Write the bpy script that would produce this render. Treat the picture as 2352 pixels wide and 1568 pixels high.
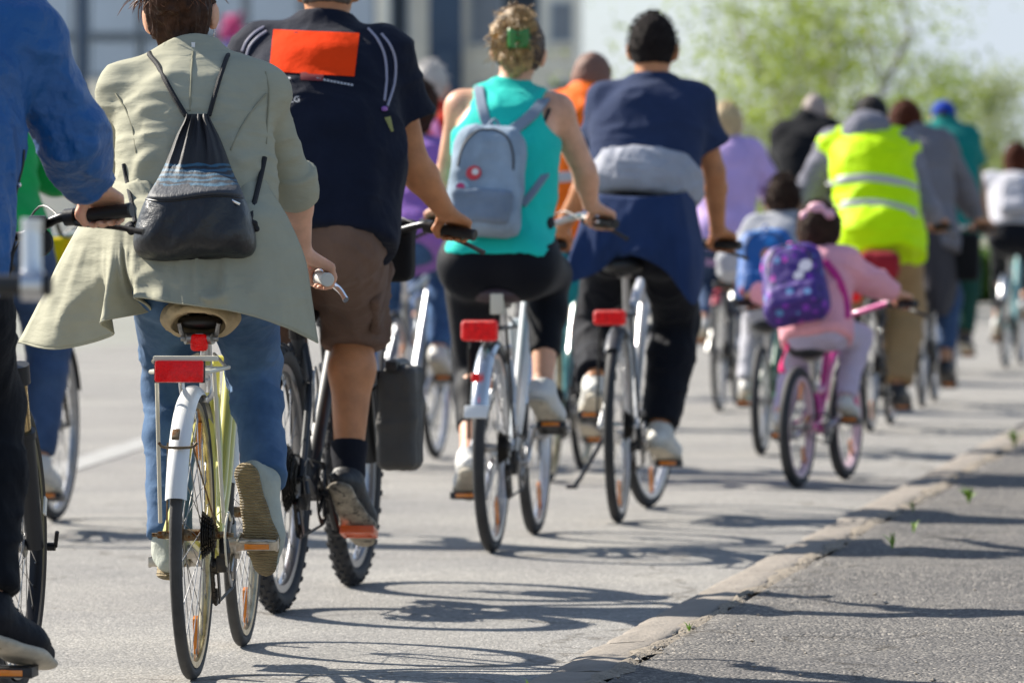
import bpy, bmesh, math, random
import numpy as np
from mathutils import Vector, Matrix, Quaternion
from mathutils.bvhtree import BVHTree

random.seed(7); RNG = np.random.default_rng(7)
for _o in list(bpy.data.objects): bpy.data.objects.remove(_o)
scene = bpy.context.scene
COL = scene.collection
R = math.radians
pi = math.pi

# ------------------------------------------------------------------ camera
CAM_H = 1.10; FPX = 200.0 / 36.0 * 2352.0; PITCH = math.atan((784 - 500) / FPX)
cam_d = bpy.data.cameras.new('camera'); cam = bpy.data.objects.new('camera', cam_d); COL.objects.link(cam)
cam_d.sensor_width = 36; cam_d.lens = 200; cam_d.clip_start = 0.5; cam_d.clip_end = 5000
cam.location = (0, 0, CAM_H); cam.rotation_euler = (pi / 2 - PITCH, 0, 0)
cam_d.dof.use_dof = True; cam_d.dof.focus_distance = 13.75; cam_d.dof.aperture_fstop = 5.4
scene.camera = cam

# ------------------------------------------------------------------ sky + sun
SUN_EL, SUN_AZ = R(36.5), R(33)            # azimuth: degrees forward of the left side
SUN = Vector((-math.cos(SUN_AZ) * math.cos(SUN_EL), math.sin(SUN_AZ) * math.cos(SUN_EL), math.sin(SUN_EL)))
world = bpy.data.worlds.new('World'); scene.world = world; world.use_nodes = True
wn = world.node_tree; wn.nodes.clear()
def wnode(t, **k):
    n = wn.nodes.new(t)
    for a, b in k.items(): setattr(n, a, b)
    return n
sky = wnode('ShaderNodeTexSky', sky_type='NISHITA', sun_disc=False)
sky.sun_elevation = SUN_EL; sky.sun_rotation = math.atan2(SUN.x, SUN.y)
sky.air_density = 1.0; sky.dust_density = .6; sky.ozone_density = 2.0
# broken cloud over the blue, thickening to haze at the horizon
tc = wnode('ShaderNodeTexCoord'); mp = wnode('ShaderNodeMapping'); mp.inputs['Scale'].default_value = (7, 7, 22); mp.inputs['Location'].default_value = (.6, .2, 0)
nz = wnode('ShaderNodeTexNoise'); nz.inputs['Scale'].default_value = 1.3; nz.inputs['Detail'].default_value = 6; nz.inputs['Roughness'].default_value = .55
rp = wnode('ShaderNodeValToRGB'); rp.color_ramp.elements[0].position = .46; rp.color_ramp.elements[1].position = .74
rp.color_ramp.elements[0].color = (0, 0, 0, 1); rp.color_ramp.elements[1].color = (.62, .62, .62, 1)
sx = wnode('ShaderNodeSeparateXYZ'); hz = wnode('ShaderNodeMath', operation='MULTIPLY'); hz.inputs[1].default_value = -7.
ex = wnode('ShaderNodeMath', operation='EXPONENT'); h2 = wnode('ShaderNodeMath', operation='MULTIPLY_ADD'); h2.inputs[1].default_value = .92
cl_ = wnode('ShaderNodeClamp'); cl_.inputs['Max'].default_value = .96; ab = wnode('ShaderNodeMath', operation='ABSOLUTE')
mx = wnode('ShaderNodeMix', data_type='RGBA'); mx.inputs['B'].default_value = (4.1, 4.6, 5.2, 1)
bg = wnode('ShaderNodeBackground'); bg.inputs['Strength'].default_value = .080
wo = wnode('ShaderNodeOutputWorld')
L = wn.links.new
L(tc.outputs['Generated'], mp.inputs['Vector']); L(mp.outputs['Vector'], nz.inputs['Vector']); L(tc.outputs['Generated'], sx.inputs['Vector'])
L(nz.outputs['Fac'], rp.inputs['Fac']); L(sx.outputs['Z'], ab.inputs[0]); L(ab.outputs[0], hz.inputs[0]); L(hz.outputs[0], ex.inputs[0]); L(ex.outputs[0], h2.inputs[0]); L(rp.outputs['Color'], h2.inputs[2]); L(h2.outputs[0], cl_.inputs['Value'])
L(cl_.outputs[0], mx.inputs['Factor'])
L(sky.outputs['Color'], mx.inputs['A']); L(mx.outputs['Result'], bg.inputs['Color']); L(bg.outputs['Background'], wo.inputs['Surface'])
sun_d = bpy.data.lights.new('sun', 'SUN'); sun_d.energy = 5.0; sun_d.angle = R(.55); sun_d.color = (1, .935, .83)
sun = bpy.data.objects.new('sun', sun_d); COL.objects.link(sun); sun.location = SUN * 60
sun.rotation_euler = SUN.to_track_quat('Z', 'Y').to_euler()
vs = scene.view_settings; vs.view_transform = 'Standard'; vs.look = 'None'; vs.gamma = 1; vs.exposure = 1.05
vs.use_curve_mapping = False
scene.cycles.max_bounces = 6; scene.cycles.transparent_max_bounces = 6

# picture point (2352 x 1568 grid) -> world
_f = Vector((0, math.cos(PITCH), -math.sin(PITCH))); _u = Vector((0, math.sin(PITCH), math.cos(PITCH)))
def ray(px, py): return Vector((1, 0, 0)) * ((px - 1176) / FPX) + _u * ((784 - py) / FPX) + _f
def at(px, py, Y):
    d = ray(px, py); return Vector((0, 0, CAM_H)) + d * (Y / d.y)
def ground(px, py, z=0.0):
    d = ray(px, py); return Vector((0, 0, CAM_H)) + d * ((z - CAM_H) / d.z)

# ------------------------------------------------------------------ materials
_M = {}
def mat(name, col, rough=.6, metal=0., bump=None, var=None, sheen=0., coat=0., sss=0., spec=.5, emit=None, trans=0., aniso=None, col2=None, wear=None):
    """procedural principled material; bump=(scale,dist[,stretch]) list, var=(scale,amount)"""
    if name in _M: return _M[name]
    m = bpy.data.materials.new(name); m.use_nodes = True; _M[name] = m
    nt = m.node_tree; b = nt.nodes['Principled BSDF']; lk = nt.links.new
    b.inputs['Roughness'].default_value = rough; b.inputs['Metallic'].default_value = metal
    b.inputs['Specular IOR Level'].default_value = spec
    b.inputs['Sheen Weight'].default_value = sheen * .2; b.inputs['Coat Weight'].default_value = coat
    b.inputs['Coat Roughness'].default_value = .08
    if sss:
        b.inputs['Subsurface Weight'].default_value = sss; b.inputs['Subsurface Radius'].default_value = (1, .32, .14); b.inputs['Subsurface Scale'].default_value = .018
    if trans: b.inputs['Transmission Weight'].default_value = trans
    if emit: b.inputs['Emission Color'].default_value = (*emit[0], 1); b.inputs['Emission Strength'].default_value = emit[1]
    c4 = (*col, 1); b.inputs['Base Color'].default_value = c4
    tcn = nt.nodes.new('ShaderNodeTexCoord'); src = tcn.outputs['Object']
    last = None
    if var:
        n = nt.nodes.new('ShaderNodeTexNoise'); n.inputs['Scale'].default_value = var[0]; n.inputs['Detail'].default_value = 5; n.inputs['Roughness'].default_value = .6
        lk(src, n.inputs['Vector'])
        r = nt.nodes.new('ShaderNodeValToRGB'); a = var[1]
        c2 = col2 if col2 else tuple(min(1, c * (1 + a)) for c in col)
        c1 = tuple(c * (1 - a) for c in col)
        r.color_ramp.elements[0].position = .3; r.color_ramp.elements[1].position = .72
        r.color_ramp.elements[0].color = (*c1, 1); r.color_ramp.elements[1].color = (*c2, 1)
        lk(n.outputs['Fac'], r.inputs['Fac']); last = r.outputs['Color']
    if wear:   # (scale, threshold, colour): rust, dirt, scuffs with a shape of their own
        n = nt.nodes.new('ShaderNodeTexNoise'); n.inputs['Scale'].default_value = wear[0]; n.inputs['Detail'].default_value = 8; n.inputs['Roughness'].default_value = .7
        lk(src, n.inputs['Vector'])
        r = nt.nodes.new('ShaderNodeValToRGB'); r.color_ramp.elements[0].position = wear[1]; r.color_ramp.elements[1].position = wear[1] + .06
        lk(n.outputs['Fac'], r.inputs['Fac'])
        x = nt.nodes.new('ShaderNodeMix'); x.data_type = 'RGBA'; lk(r.outputs['Color'], x.inputs['Factor'])
        if last: lk(last, x.inputs['A'])
        else: x.inputs['A'].default_value = c4
        x.inputs['B'].default_value = (*wear[2], 1); last = x.outputs['Result']
    if last: lk(last, b.inputs['Base Color'])
    prev = None
    for bp in (bump or []):
        sc, dist = bp[0], bp[1]
        n = nt.nodes.new('ShaderNodeTexNoise'); n.inputs['Scale'].default_value = sc; n.inputs['Detail'].default_value = 3
        if len(bp) > 4: n.noise_type = 'RIDGED_MULTIFRACTAL'; n.inputs['Detail'].default_value = 1.5
        v = src
        if len(bp) > 2:
            q = nt.nodes.new('ShaderNodeMapping'); q.inputs['Scale'].default_value = bp[2]
            if len(bp) > 3: q.inputs['Rotation'].default_value = bp[3]
            lk(src, q.inputs['Vector']); v = q.outputs['Vector']
        lk(v, n.inputs['Vector'])
        k = nt.nodes.new('ShaderNodeBump'); k.inputs['Strength'].default_value = 1; k.inputs['Distance'].default_value = dist
        lk(n.outputs['Fac'], k.inputs['Height'])
        if prev: lk(prev, k.inputs['Normal'])
        prev = k.outputs['Normal']
    if prev: lk(prev, b.inputs['Normal'])
    return m

def cloth(name, col, rough=.85, wr=.006, var=.12, sheen=.25, sc=16, weave=.0006, ridg=None):
    first = [(ridg[0], ridg[1], ridg[2], ridg[3], 'r')] if ridg else []
    return mat(name, col, rough, bump=first + [(sc, wr, (1, 1, .55)), (sc * 3.1, wr * .3), (700, weave)], var=(7, var), sheen=sheen, spec=.10)
def skin(name, col): return mat(name, col, .5, sss=.16, var=(13, .22), bump=[(160, .0006), (25, .0012)], spec=.35)
def paint(name, col, rough=.28, wear=None): return mat(name, col, rough, coat=.5, wear=wear, bump=[(40, .0002)])
def metal(name, col=(.6, .6, .61), rough=.28, var=None, wear=None): return mat(name, col, rough, metal=1., bump=[(90, .0002)], var=var, wear=wear)

SKIN_F = skin('skin_fair', (.68, .37, .24)); SKIN_T = skin('skin_tanned', (.50, .215, .095)); SKIN_M = skin('skin_medium', (.55, .28, .155))
SKIN_D = skin('skin_olive', (.36, .20, .125))
RUBBER = mat('tyre_rubber', (.022, .022, .024), .72, bump=[(120, .0012)], var=(12, .35), wear=(30, .66, (.09, .085, .08)))
RUBBER_G = mat('tyre_rubber_grey', (.05, .048, .046), .75, bump=[(120, .001)], var=(14, .35))
BLACK = mat('black_plastic', (.014, .014, .015), .45, bump=[(200, .0003)])
BLACKM = mat('black_anodised', (.018, .018, .02), .32, metal=.6)
CHROME = metal('polished_steel', (.72, .72, .73), .16); ALU = metal('brushed_aluminium', (.62, .62, .63), .33)
STEEL = metal('dull_steel', (.33, .32, .31), .45, var=(40, .4)); RUSTY = metal('rusty_steel', (.22, .17, .11), .6, var=(60, .5), wear=(45, .52, (.16, .06, .015)))
CHAIN = metal('oily_chain', (.06, .055, .05), .5); SPOKE = metal('spoke_steel', (.28, .28, .28), .35)
RED_L = mat('red_lens', (.60, .002, .003), .3, coat=.25, spec=.3, bump=[(260, .006)], var=(70, .35), emit=((.8, .0, .0), .10))
ORANGE_L = mat('orange_reflector', (.75, .22, .01), .2, coat=.8, bump=[(300, .001)])
WHITE_P = mat('white_plastic', (.72, .72, .70), .4)

# ------------------------------------------------------------------ objects and mesh helpers
def link(o, parent=None):
    COL.objects.link(o)
    if parent is not None: o.parent = parent
    return o
def tag(o, label=None, cat=None, group=None, kind=None):
    if label: o['label'] = label
    if cat: o['category'] = cat
    if group: o['group'] = group
    if kind: o['kind'] = kind
    return o
def empty(name, loc=(0, 0, 0), rz=0.):
    o = bpy.data.objects.new(name, None); o.empty_display_size = .1; COL.objects.link(o); o.location = loc; o.rotation_euler = (0, 0, rz); return o
def mesh_np(name, V, F, m, parent=None, smooth=True, matidx=None):
    me = bpy.data.meshes.new(name)
    V = np.ascontiguousarray(V, dtype=np.float32); F = np.ascontiguousarray(F, dtype=np.int32)
    n = F.shape[1]
    me.vertices.add(len(V)); me.vertices.foreach_set('co', V.ravel())
    me.loops.add(F.size); me.loops.foreach_set('vertex_index', F.ravel())
    me.polygons.add(len(F)); me.polygons.foreach_set('loop_start', np.arange(0, F.size, n, dtype=np.int32))
    me.polygons.foreach_set('use_smooth', np.full(len(F), smooth, dtype=bool))
    for q in (m if isinstance(m, (list, tuple)) else [m]): me.materials.append(q)
    if matidx is not None: me.polygons.foreach_set('material_index', np.asarray(matidx, dtype=np.int32))
    me.update(calc_edges=True)
    o = bpy.data.objects.new(name, me); return link(o, parent)

def V3(*a): return np.array(a, dtype=float)
def nrm(v):
    v = np.asarray(v, float); return v / (np.linalg.norm(v) + 1e-12)
def rot_axis(v, ax, ang):
    return np.array(Matrix.Rotation(ang, 3, Vector(ax)) @ Vector(v))

class MB:
    def __init__(s): s.v = []; s.f = []
    def add(s, vs, fs):
        o = len(s.v); s.v += [tuple(map(float, p)) for p in vs]; s.f += [tuple(i + o for i in f) for f in fs]; return s
    def tube(s, pts, r, n=8, closed=False, flat=None, caps=True):
        pts = [np.asarray(p, float) for p in pts]; m = len(pts)
        rs = r if hasattr(r, '__len__') else [r] * m
        up = None; rings = []
        for i in range(m):
            a = pts[(i - 1) % m] if (closed or i > 0) else pts[i]; b = pts[(i + 1) % m] if (closed or i < m - 1) else pts[i]
            t = nrm(b - a)
            if up is None:
                up = np.cross(t, (0, 0, 1.)) if abs(t[2]) < .9 else np.cross(t, (1., 0, 0))
            x = nrm(up - t * np.dot(up, t)); y = np.cross(t, x); up = x
            fl = flat if flat else 1.
            rings.append([pts[i] + (x * math.cos(2 * pi * k / n) + y * fl * math.sin(2 * pi * k / n)) * rs[i] for k in range(n)])
        vs = [p for q in rings for p in q]; fs = []
        for i in range(m if closed else m - 1):
            for k in range(n):
                a = i * n; b = ((i + 1) % m) * n; k2 = (k + 1) % n
                fs.append((a + k, a + k2, b + k2, b + k))
        if caps and not closed: fs += [tuple(range(n))[::-1], tuple(range((m - 1) * n, m * n))]
        return s.add(vs, fs)
    def box(s, c, h, Rm=None, bev=0.):
        c = np.asarray(c, float); h = np.asarray(h, float)
        Rm = np.eye(3) if Rm is None else np.asarray(Rm, float)
        if bev <= 0:
            vs = [c + Rm @ (h * V3(x, y, z)) for x in (-1, 1) for y in (-1, 1) for z in (-1, 1)]
            return s.add(vs, [(0, 1, 3, 2), (4, 6, 7, 5), (0, 4, 5, 1), (2, 3, 7, 6), (0, 2, 6, 4), (1, 5, 7, 3)])
        bm = bmesh.new(); bmesh.ops.create_cube(bm, size=2)
        for v in bm.verts: v.co = Vector(h * np.array(v.co))
        bmesh.ops.bevel(bm, geom=list(bm.edges), offset=min(bev, min(h) * .95), segments=2, affect='EDGES', profile=.6)
        bm.verts.index_update()
        s.add([c + Rm @ np.array(v.co) for v in bm.verts], [tuple(v.index for v in f.verts) for f in bm.faces]); bm.free(); return s
    def lathe(s, prof, c=(0, 0, 0), ax='x', n=32, closed=False):
        """prof: list of (radius, offset along axis)"""
        m = len(prof); vs = []
        for k in range(n):
            a = 2 * pi * k / n
            for r_, o in prof:
                if ax == 'x': p = (o, r_ * math.cos(a), r_ * math.sin(a))
                elif ax == 'z': p = (r_ * math.cos(a), r_ * math.sin(a), o)
                else: p = (r_ * math.cos(a), o, r_ * math.sin(a))
                vs.append(np.asarray(c, float) + p)
        fs = []
        for k in range(n):
            k2 = (k + 1) % n
            for j in range(m if closed else m - 1):
                j2 = (j + 1) % m
                fs.append((k * m + j, k * m + j2, k2 * m + j2, k2 * m + j))
        return s.add(vs, fs)
    def grid(s, G, closed_u=False):
        """G: rows x cols x 3"""
        G = np.asarray(G, float); a, b = G.shape[:2]; fs = []
        for i in range(a - 1):
            for j in range(b if closed_u else b - 1):
                j2 = (j + 1) % b; fs.append((i * b + j, i * b + j2, (i + 1) * b + j2, (i + 1) * b + j))
        return s.add(G.reshape(-1, 3), fs)
    def build(s, name, m, parent=None, smooth=True, angle=None):
        me = bpy.data.meshes.new(name); me.from_pydata(s.v, [], s.f)
        for q in (m if isinstance(m, (list, tuple)) else [m]): me.materials.append(q)
        bm = bmesh.new(); bm.from_mesh(me); bmesh.ops.recalc_face_normals(bm, faces=bm.faces); bm.to_mesh(me); bm.free()
        if smooth:
            me.polygons.foreach_set('use_smooth', [True] * len(me.polygons))
            if angle is None: angle = 40
            me.set_sharp_from_angle(angle=R(angle))
        o = bpy.data.objects.new(name, me); return link(o, parent)

def catmull(pts, n=6, closed=False):
    P = [np.asarray(p, float) for p in pts]; out = []; m = len(P)
    for i in range(m if closed else m - 1):
        p0 = P[(i - 1) % m] if (closed or i > 0) else 2 * P[0] - P[1]
        p1 = P[i]; p2 = P[(i + 1) % m]
        p3 = P[(i + 2) % m] if (closed or i + 2 < m) else 2 * P[-1] - P[-2]
        for k in range(n):
            t = k / n
            out.append(.5 * ((2 * p1) + (-p0 + p2) * t + (2 * p0 - 5 * p1 + 4 * p2 - p3) * t * t + (-p0 + 3 * p1 - 3 * p2 + p3) * t ** 3))
    if not closed: out.append(P[-1])
    return out

# ------------------------------------------------------------------ vectorised noise
def _hash(x, y, z):
    h = (x * 374761393 + y * 668265263 + z * 2147483647) & 0xffffffff
    h = ((h ^ (h >> 13)) * 1274126177) & 0xffffffff
    h = h ^ (h >> 16)
    return (h & 0xffff) / 32767.5 - 1.
def vnoise(p):
    p = np.asarray(p, float); i = np.floor(p).astype(np.int64); f = p - i; u = f * f * f * (f * (f * 6 - 15) + 10)
    r = 0
    for a in (0, 1):
        wx = u[:, 0] if a else 1 - u[:, 0]
        for b in (0, 1):
            wy = u[:, 1] if b else 1 - u[:, 1]
            for c in (0, 1):
                wz = u[:, 2] if c else 1 - u[:, 2]
                r = r + wx * wy * wz * _hash(i[:, 0] + a, i[:, 1] + b, i[:, 2] + c)
    return r
def ridge(p): return (1 - np.abs(vnoise(p))) ** 2

# ------------------------------------------------------------------ implicit surfaces (bodies, clothes, bags)
class SDF:
    def __init__(s): s.p = []
    def cone(s, a, b, ra, rb=None, k=.02, sq=None, cuts=(), sub=False):
        a = np.asarray(a, float); b = np.asarray(b, float); rb = ra if rb is None else rb
        s.p.append(('c', a, b, ra, rb, k, sq, tuple(cuts), sub)); return s
    def chain(s, pts, rs, k=.02, **kw):
        for i in range(len(pts) - 1): s.cone(pts[i], pts[i + 1], rs[i], rs[i + 1], k, **kw)
        return s
    def ell(s, c, r, Rm=None, k=.03, cuts=(), sub=False):
        s.p.append(('e', np.asarray(c, float), np.asarray(r, float), np.eye(3) if Rm is None else np.asarray(Rm, float), None, k, None, tuple(cuts), sub)); return s
    def box(s, c, h, r=.01, Rm=None, k=.02, cuts=(), sub=False, taper=0.):
        s.p.append(('b', np.asarray(c, float), np.asarray(h, float), r, np.eye(3) if Rm is None else np.asarray(Rm, float), k, taper, tuple(cuts), sub)); return s
    def bounds(s):
        lo = np.full(3, 1e9); hi = -lo
        for q in s.p:
            if q[8]: continue
            l, h = s._bb(q); lo = np.minimum(lo, l); hi = np.maximum(hi, h)
        return lo, hi
    def _bb(s, q):
        if q[0] == 'c':
            r = max(q[3], q[4]) * 1.02; return np.minimum(q[1], q[2]) - r, np.maximum(q[1], q[2]) + r
        if q[0] == 'e': r = q[2]; e = np.abs(q[3]) @ r; return q[1] - e, q[1] + e
        e = np.abs(q[4]) @ (q[2] * (1 + abs(q[6]))); return q[1] - e, q[1] + e
    def mesh(s, h, cuts=(), smooth=2):
        lo, hi = s.bounds(); lo = lo - 3 * h; hi = hi + 3 * h
        n = np.ceil((hi - lo) / h).astype(int) + 1
        ax = [lo[i] + h * np.arange(n[i]) for i in range(3)]
        f = np.full(n, .25, dtype=np.float32)
        for q in s.p:
            bl, bh = s._bb(q); k = q[5]; m = k + 2.5 * h
            i0 = np.clip(np.floor((bl - m - lo) / h).astype(int), 0, n - 1); i1 = np.clip(np.ceil((bh + m - lo) / h).astype(int) + 1, 1, n)
            if np.any(i1 <= i0): continue
            X, Y, Z = np.meshgrid(ax[0][i0[0]:i1[0]], ax[1][i0[1]:i1[1]], ax[2][i0[2]:i1[2]], indexing='ij')
            P = np.stack([X, Y, Z], -1)
            if q[0] == 'c':
                a, b, ra, rb = q[1:5]; W = P - a; ba = b - a; bb = ba
                if q[6] is not None:
                    nn, sc = q[6]; nn = np.asarray(nn, float)
                    W = W + nn * ((W @ nn) * (1 / sc - 1))[..., None]; bb = ba + nn * (np.dot(ba, nn) * (1 / sc - 1))
                L2 = np.dot(bb, bb)
                t = np.clip((W @ bb) / L2, 0, 1) if L2 > 1e-12 else np.zeros(W.shape[:3])
                d = np.linalg.norm(W - t[..., None] * bb, axis=-1) - (ra + (rb - ra) * t)
            elif q[0] == 'e':
                W = (P - q[1]) @ q[3]; k0 = np.linalg.norm(W / q[2], axis=-1); k1 = np.linalg.norm(W / q[2] ** 2, axis=-1) + 1e-9
                d = k0 * (k0 - 1) / k1
            else:
                W = (P - q[1]) @ q[4]; hh = q[2].copy(); r = q[3]
                if q[6]:
                    sc = 1 + q[6] * W[..., 2] / hh[2]; W = W.copy(); W[..., 0] = W[..., 0] / np.maximum(sc, .2)
                e = np.abs(W) - (hh - r)
                d = np.linalg.norm(np.maximum(e, 0), axis=-1) + np.minimum(e.max(-1), 0) - r
            for (pt, nn) in q[7]: d = np.maximum(d, (P - np.asarray(pt, float)) @ np.asarray(nn, float))
            blk = f[i0[0]:i1[0], i0[1]:i1[1], i0[2]:i1[2]]
            if q[8]:
                d = -d
                if k > 0:
                    hk = np.maximum(k - np.abs(blk - d), 0) / k; blk[...] = np.maximum(blk, d) + hk * hk * k * .25
                else: blk[...] = np.maximum(blk, d)
            elif k > 0:
                hk = np.maximum(k - np.abs(blk - d), 0) / k; blk[...] = np.minimum(blk, d) - hk * hk * k * .25
            else: blk[...] = np.minimum(blk, d)
        if cuts:
            X, Y, Z = np.meshgrid(*ax, indexing='ij')
            for (pt, nn) in cuts:
                pt = np.asarray(pt, float); nn = np.asarray(nn, float)
                f = np.maximum(f, ((X - pt[0]) * nn[0] + (Y - pt[1]) * nn[1] + (Z - pt[2]) * nn[2]).astype(np.float32))
        V, F = surfnet(f, lo, h)
        for _ in range(smooth): V = lap(V, F, .5)
        return V, F

def surfnet(f, org, h):
    s = f < 0
    def sl(a, d): return slice(d, a - 1 + d)
    nx, ny, nz_ = f.shape; c = np.zeros((nx - 1, ny - 1, nz_ - 1), np.int8)
    for i in (0, 1):
        for j in (0, 1):
            for k in (0, 1): c += s[sl(nx, i), sl(ny, j), sl(nz_, k)]
    act = (c > 0) & (c < 8); ii = np.argwhere(act)
    idx = np.full(act.shape, -1, np.int32); idx[act] = np.arange(len(ii))
    pos = np.zeros((len(ii), 3)); cnt = np.zeros(len(ii))
    cor = [(i, j, k) for i in (0, 1) for j in (0, 1) for k in (0, 1)]
    val = {q: f[ii[:, 0] + q[0], ii[:, 1] + q[1], ii[:, 2] + q[2]] for q in cor}
    for q in cor:
        for a in range(3):
            if q[a]: continue
            w = list(q); w[a] = 1; w = tuple(w); fa = val[q]; fb = val[w]; mk = (fa < 0) != (fb < 0)
            t = np.where(mk, fa / np.where(mk, fa - fb, 1), 0)
            p = np.tile(np.array(q, float), (len(ii), 1)); p[:, a] += t
            pos += p * mk[:, None]; cnt += mk
    pos = org + (ii + pos / np.maximum(cnt, 1)[:, None]) * h
    Fs = []
    for a in range(3):
        b, d = (a + 1) % 3, (a + 2) % 3
        sa = [slice(1, -1)] * 3; sb = [slice(1, -1)] * 3
        sa[a] = slice(0, -1); sb[a] = slice(1, None)
        A = s[tuple(sa)]; B = s[tuple(sb)]; ed = np.argwhere(A != B)
        if not len(ed): continue
        flip = A[ed[:, 0], ed[:, 1], ed[:, 2]]
        e = ed.copy(); e[:, b] += 1; e[:, d] += 1     # grid coordinates of the edge start
        def cell(ob, od):
            q = e.copy(); q[:, b] -= ob; q[:, d] -= od; return idx[q[:, 0], q[:, 1], q[:, 2]]
        Q = np.stack([cell(1, 1), cell(0, 1), cell(0, 0), cell(1, 0)], 1)
        Q[~flip] = Q[~flip][:, ::-1]; Fs.append(Q)
    F = np.concatenate(Fs); F = F[(F >= 0).all(1)]
    return pos, F
def lap(V, F, w):
    n = len(V); acc = np.zeros((n, 3)); c = np.zeros(n)
    for a in range(4):
        i = F[:, a]; j = F[:, (a + 1) % 4]
        for q in range(3):
            acc[:, q] += np.bincount(i, V[j, q], n) + np.bincount(j, V[i, q], n)
        c += np.bincount(i, minlength=n) + np.bincount(j, minlength=n)
    return V + w * (acc / np.maximum(c, 1)[:, None] - V)
def vnormals(V, F):
    n = np.cross(V[F[:, 2]] - V[F[:, 0]], V[F[:, 3]] - V[F[:, 1]]); N = np.zeros_like(V)
    for a in range(4):
        for q in range(3): N[:, q] += np.bincount(F[:, a], n[:, q], len(V))
    return N / (np.linalg.norm(N, axis=1)[:, None] + 1e-12)
def wrinkle(V, F, amp, fx=(5, 5, 14), warp=.05, seed=0., folds=(), mask=None):
    """cloth folds: ridged anisotropic noise plus hand-placed folds (a, b, width, height)"""
    N = vnormals(V, F); q = V + seed
    wv = np.stack([vnoise(q * 6 + 11), vnoise(q * 6 + 37), vnoise(q * 6 + 71)], 1) * warp
    d = amp * (ridge((q + wv) * np.asarray(fx, float)) - .45) + amp * .4 * (ridge((q + wv) * np.asarray(fx, float) * 2.3 + 9) - .45)
    if mask is not None: d = d * mask
    for (a, b, w, hh) in folds:
        a = np.asarray(a, float); b = np.asarray(b, float); ba = b - a
        t = np.clip(((V - a) @ ba) / np.dot(ba, ba), 0, 1); D = np.linalg.norm(V - a - t[:, None] * ba, axis=1)
        d = d + hh * np.exp(-(D / w) ** 2) * (1 - .75 * np.abs(2 * t - 1) ** 3)
    return V + N * d[:, None]
# ------------------------------------------------------------------ frames of reference for a bicycle and its rider
class Fr:
    def __init__(s, origin, th): s.o = Vector(origin); s.th = th; s.x = Vector((math.cos(th), -math.sin(th), 0)); s.y = Vector((math.sin(th), math.cos(th), 0))
    def local(s, w): d = Vector(w) - s.o; return V3(d.dot(s.x), d.dot(s.y), d.z)
    def at(s, px, py, yl):
        """point seen at (px,py) on the plane local y = yl, in local coordinates"""
        d = ray(px, py); c = Vector((0, 0, CAM_H)); t = (yl - (c - s.o).dot(s.y)) / d.dot(s.y); return s.local(c + d * t)
    def cast(s, tree_, px, py, off=.003, back=2.5):
        """first point of a surface (local coordinates) that the picture point looks at"""
        d = ray(px, py); dl = Vector((d.dot(s.x), d.dot(s.y), d.z)).normalized(); p = Vector(s.at(px, py, .1)) - dl * back
        h = tree_.ray_cast(p, dl, 12.)
        if h[0] is None:
            h = tree_.find_nearest(Vector(s.at(px, py, .35))); return np.array(h[0] + h[1] * off)
        return np.array(h[0] - dl * off)
def frame_px(rear, fx, wb):
    o = ground(*rear); th = .1
    for _ in range(30):
        Yf = o.y + wb * math.cos(th); X = (fx - 1176) / FPX * Yf; th = math.asin(max(-.6, min(.6, (X - o.x) / wb)))
    return Fr(o, th)
def frame_front(front, th, wb):
    f = ground(*front); return Fr(f - Vector((math.sin(th), math.cos(th), 0)) * wb, th)

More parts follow.
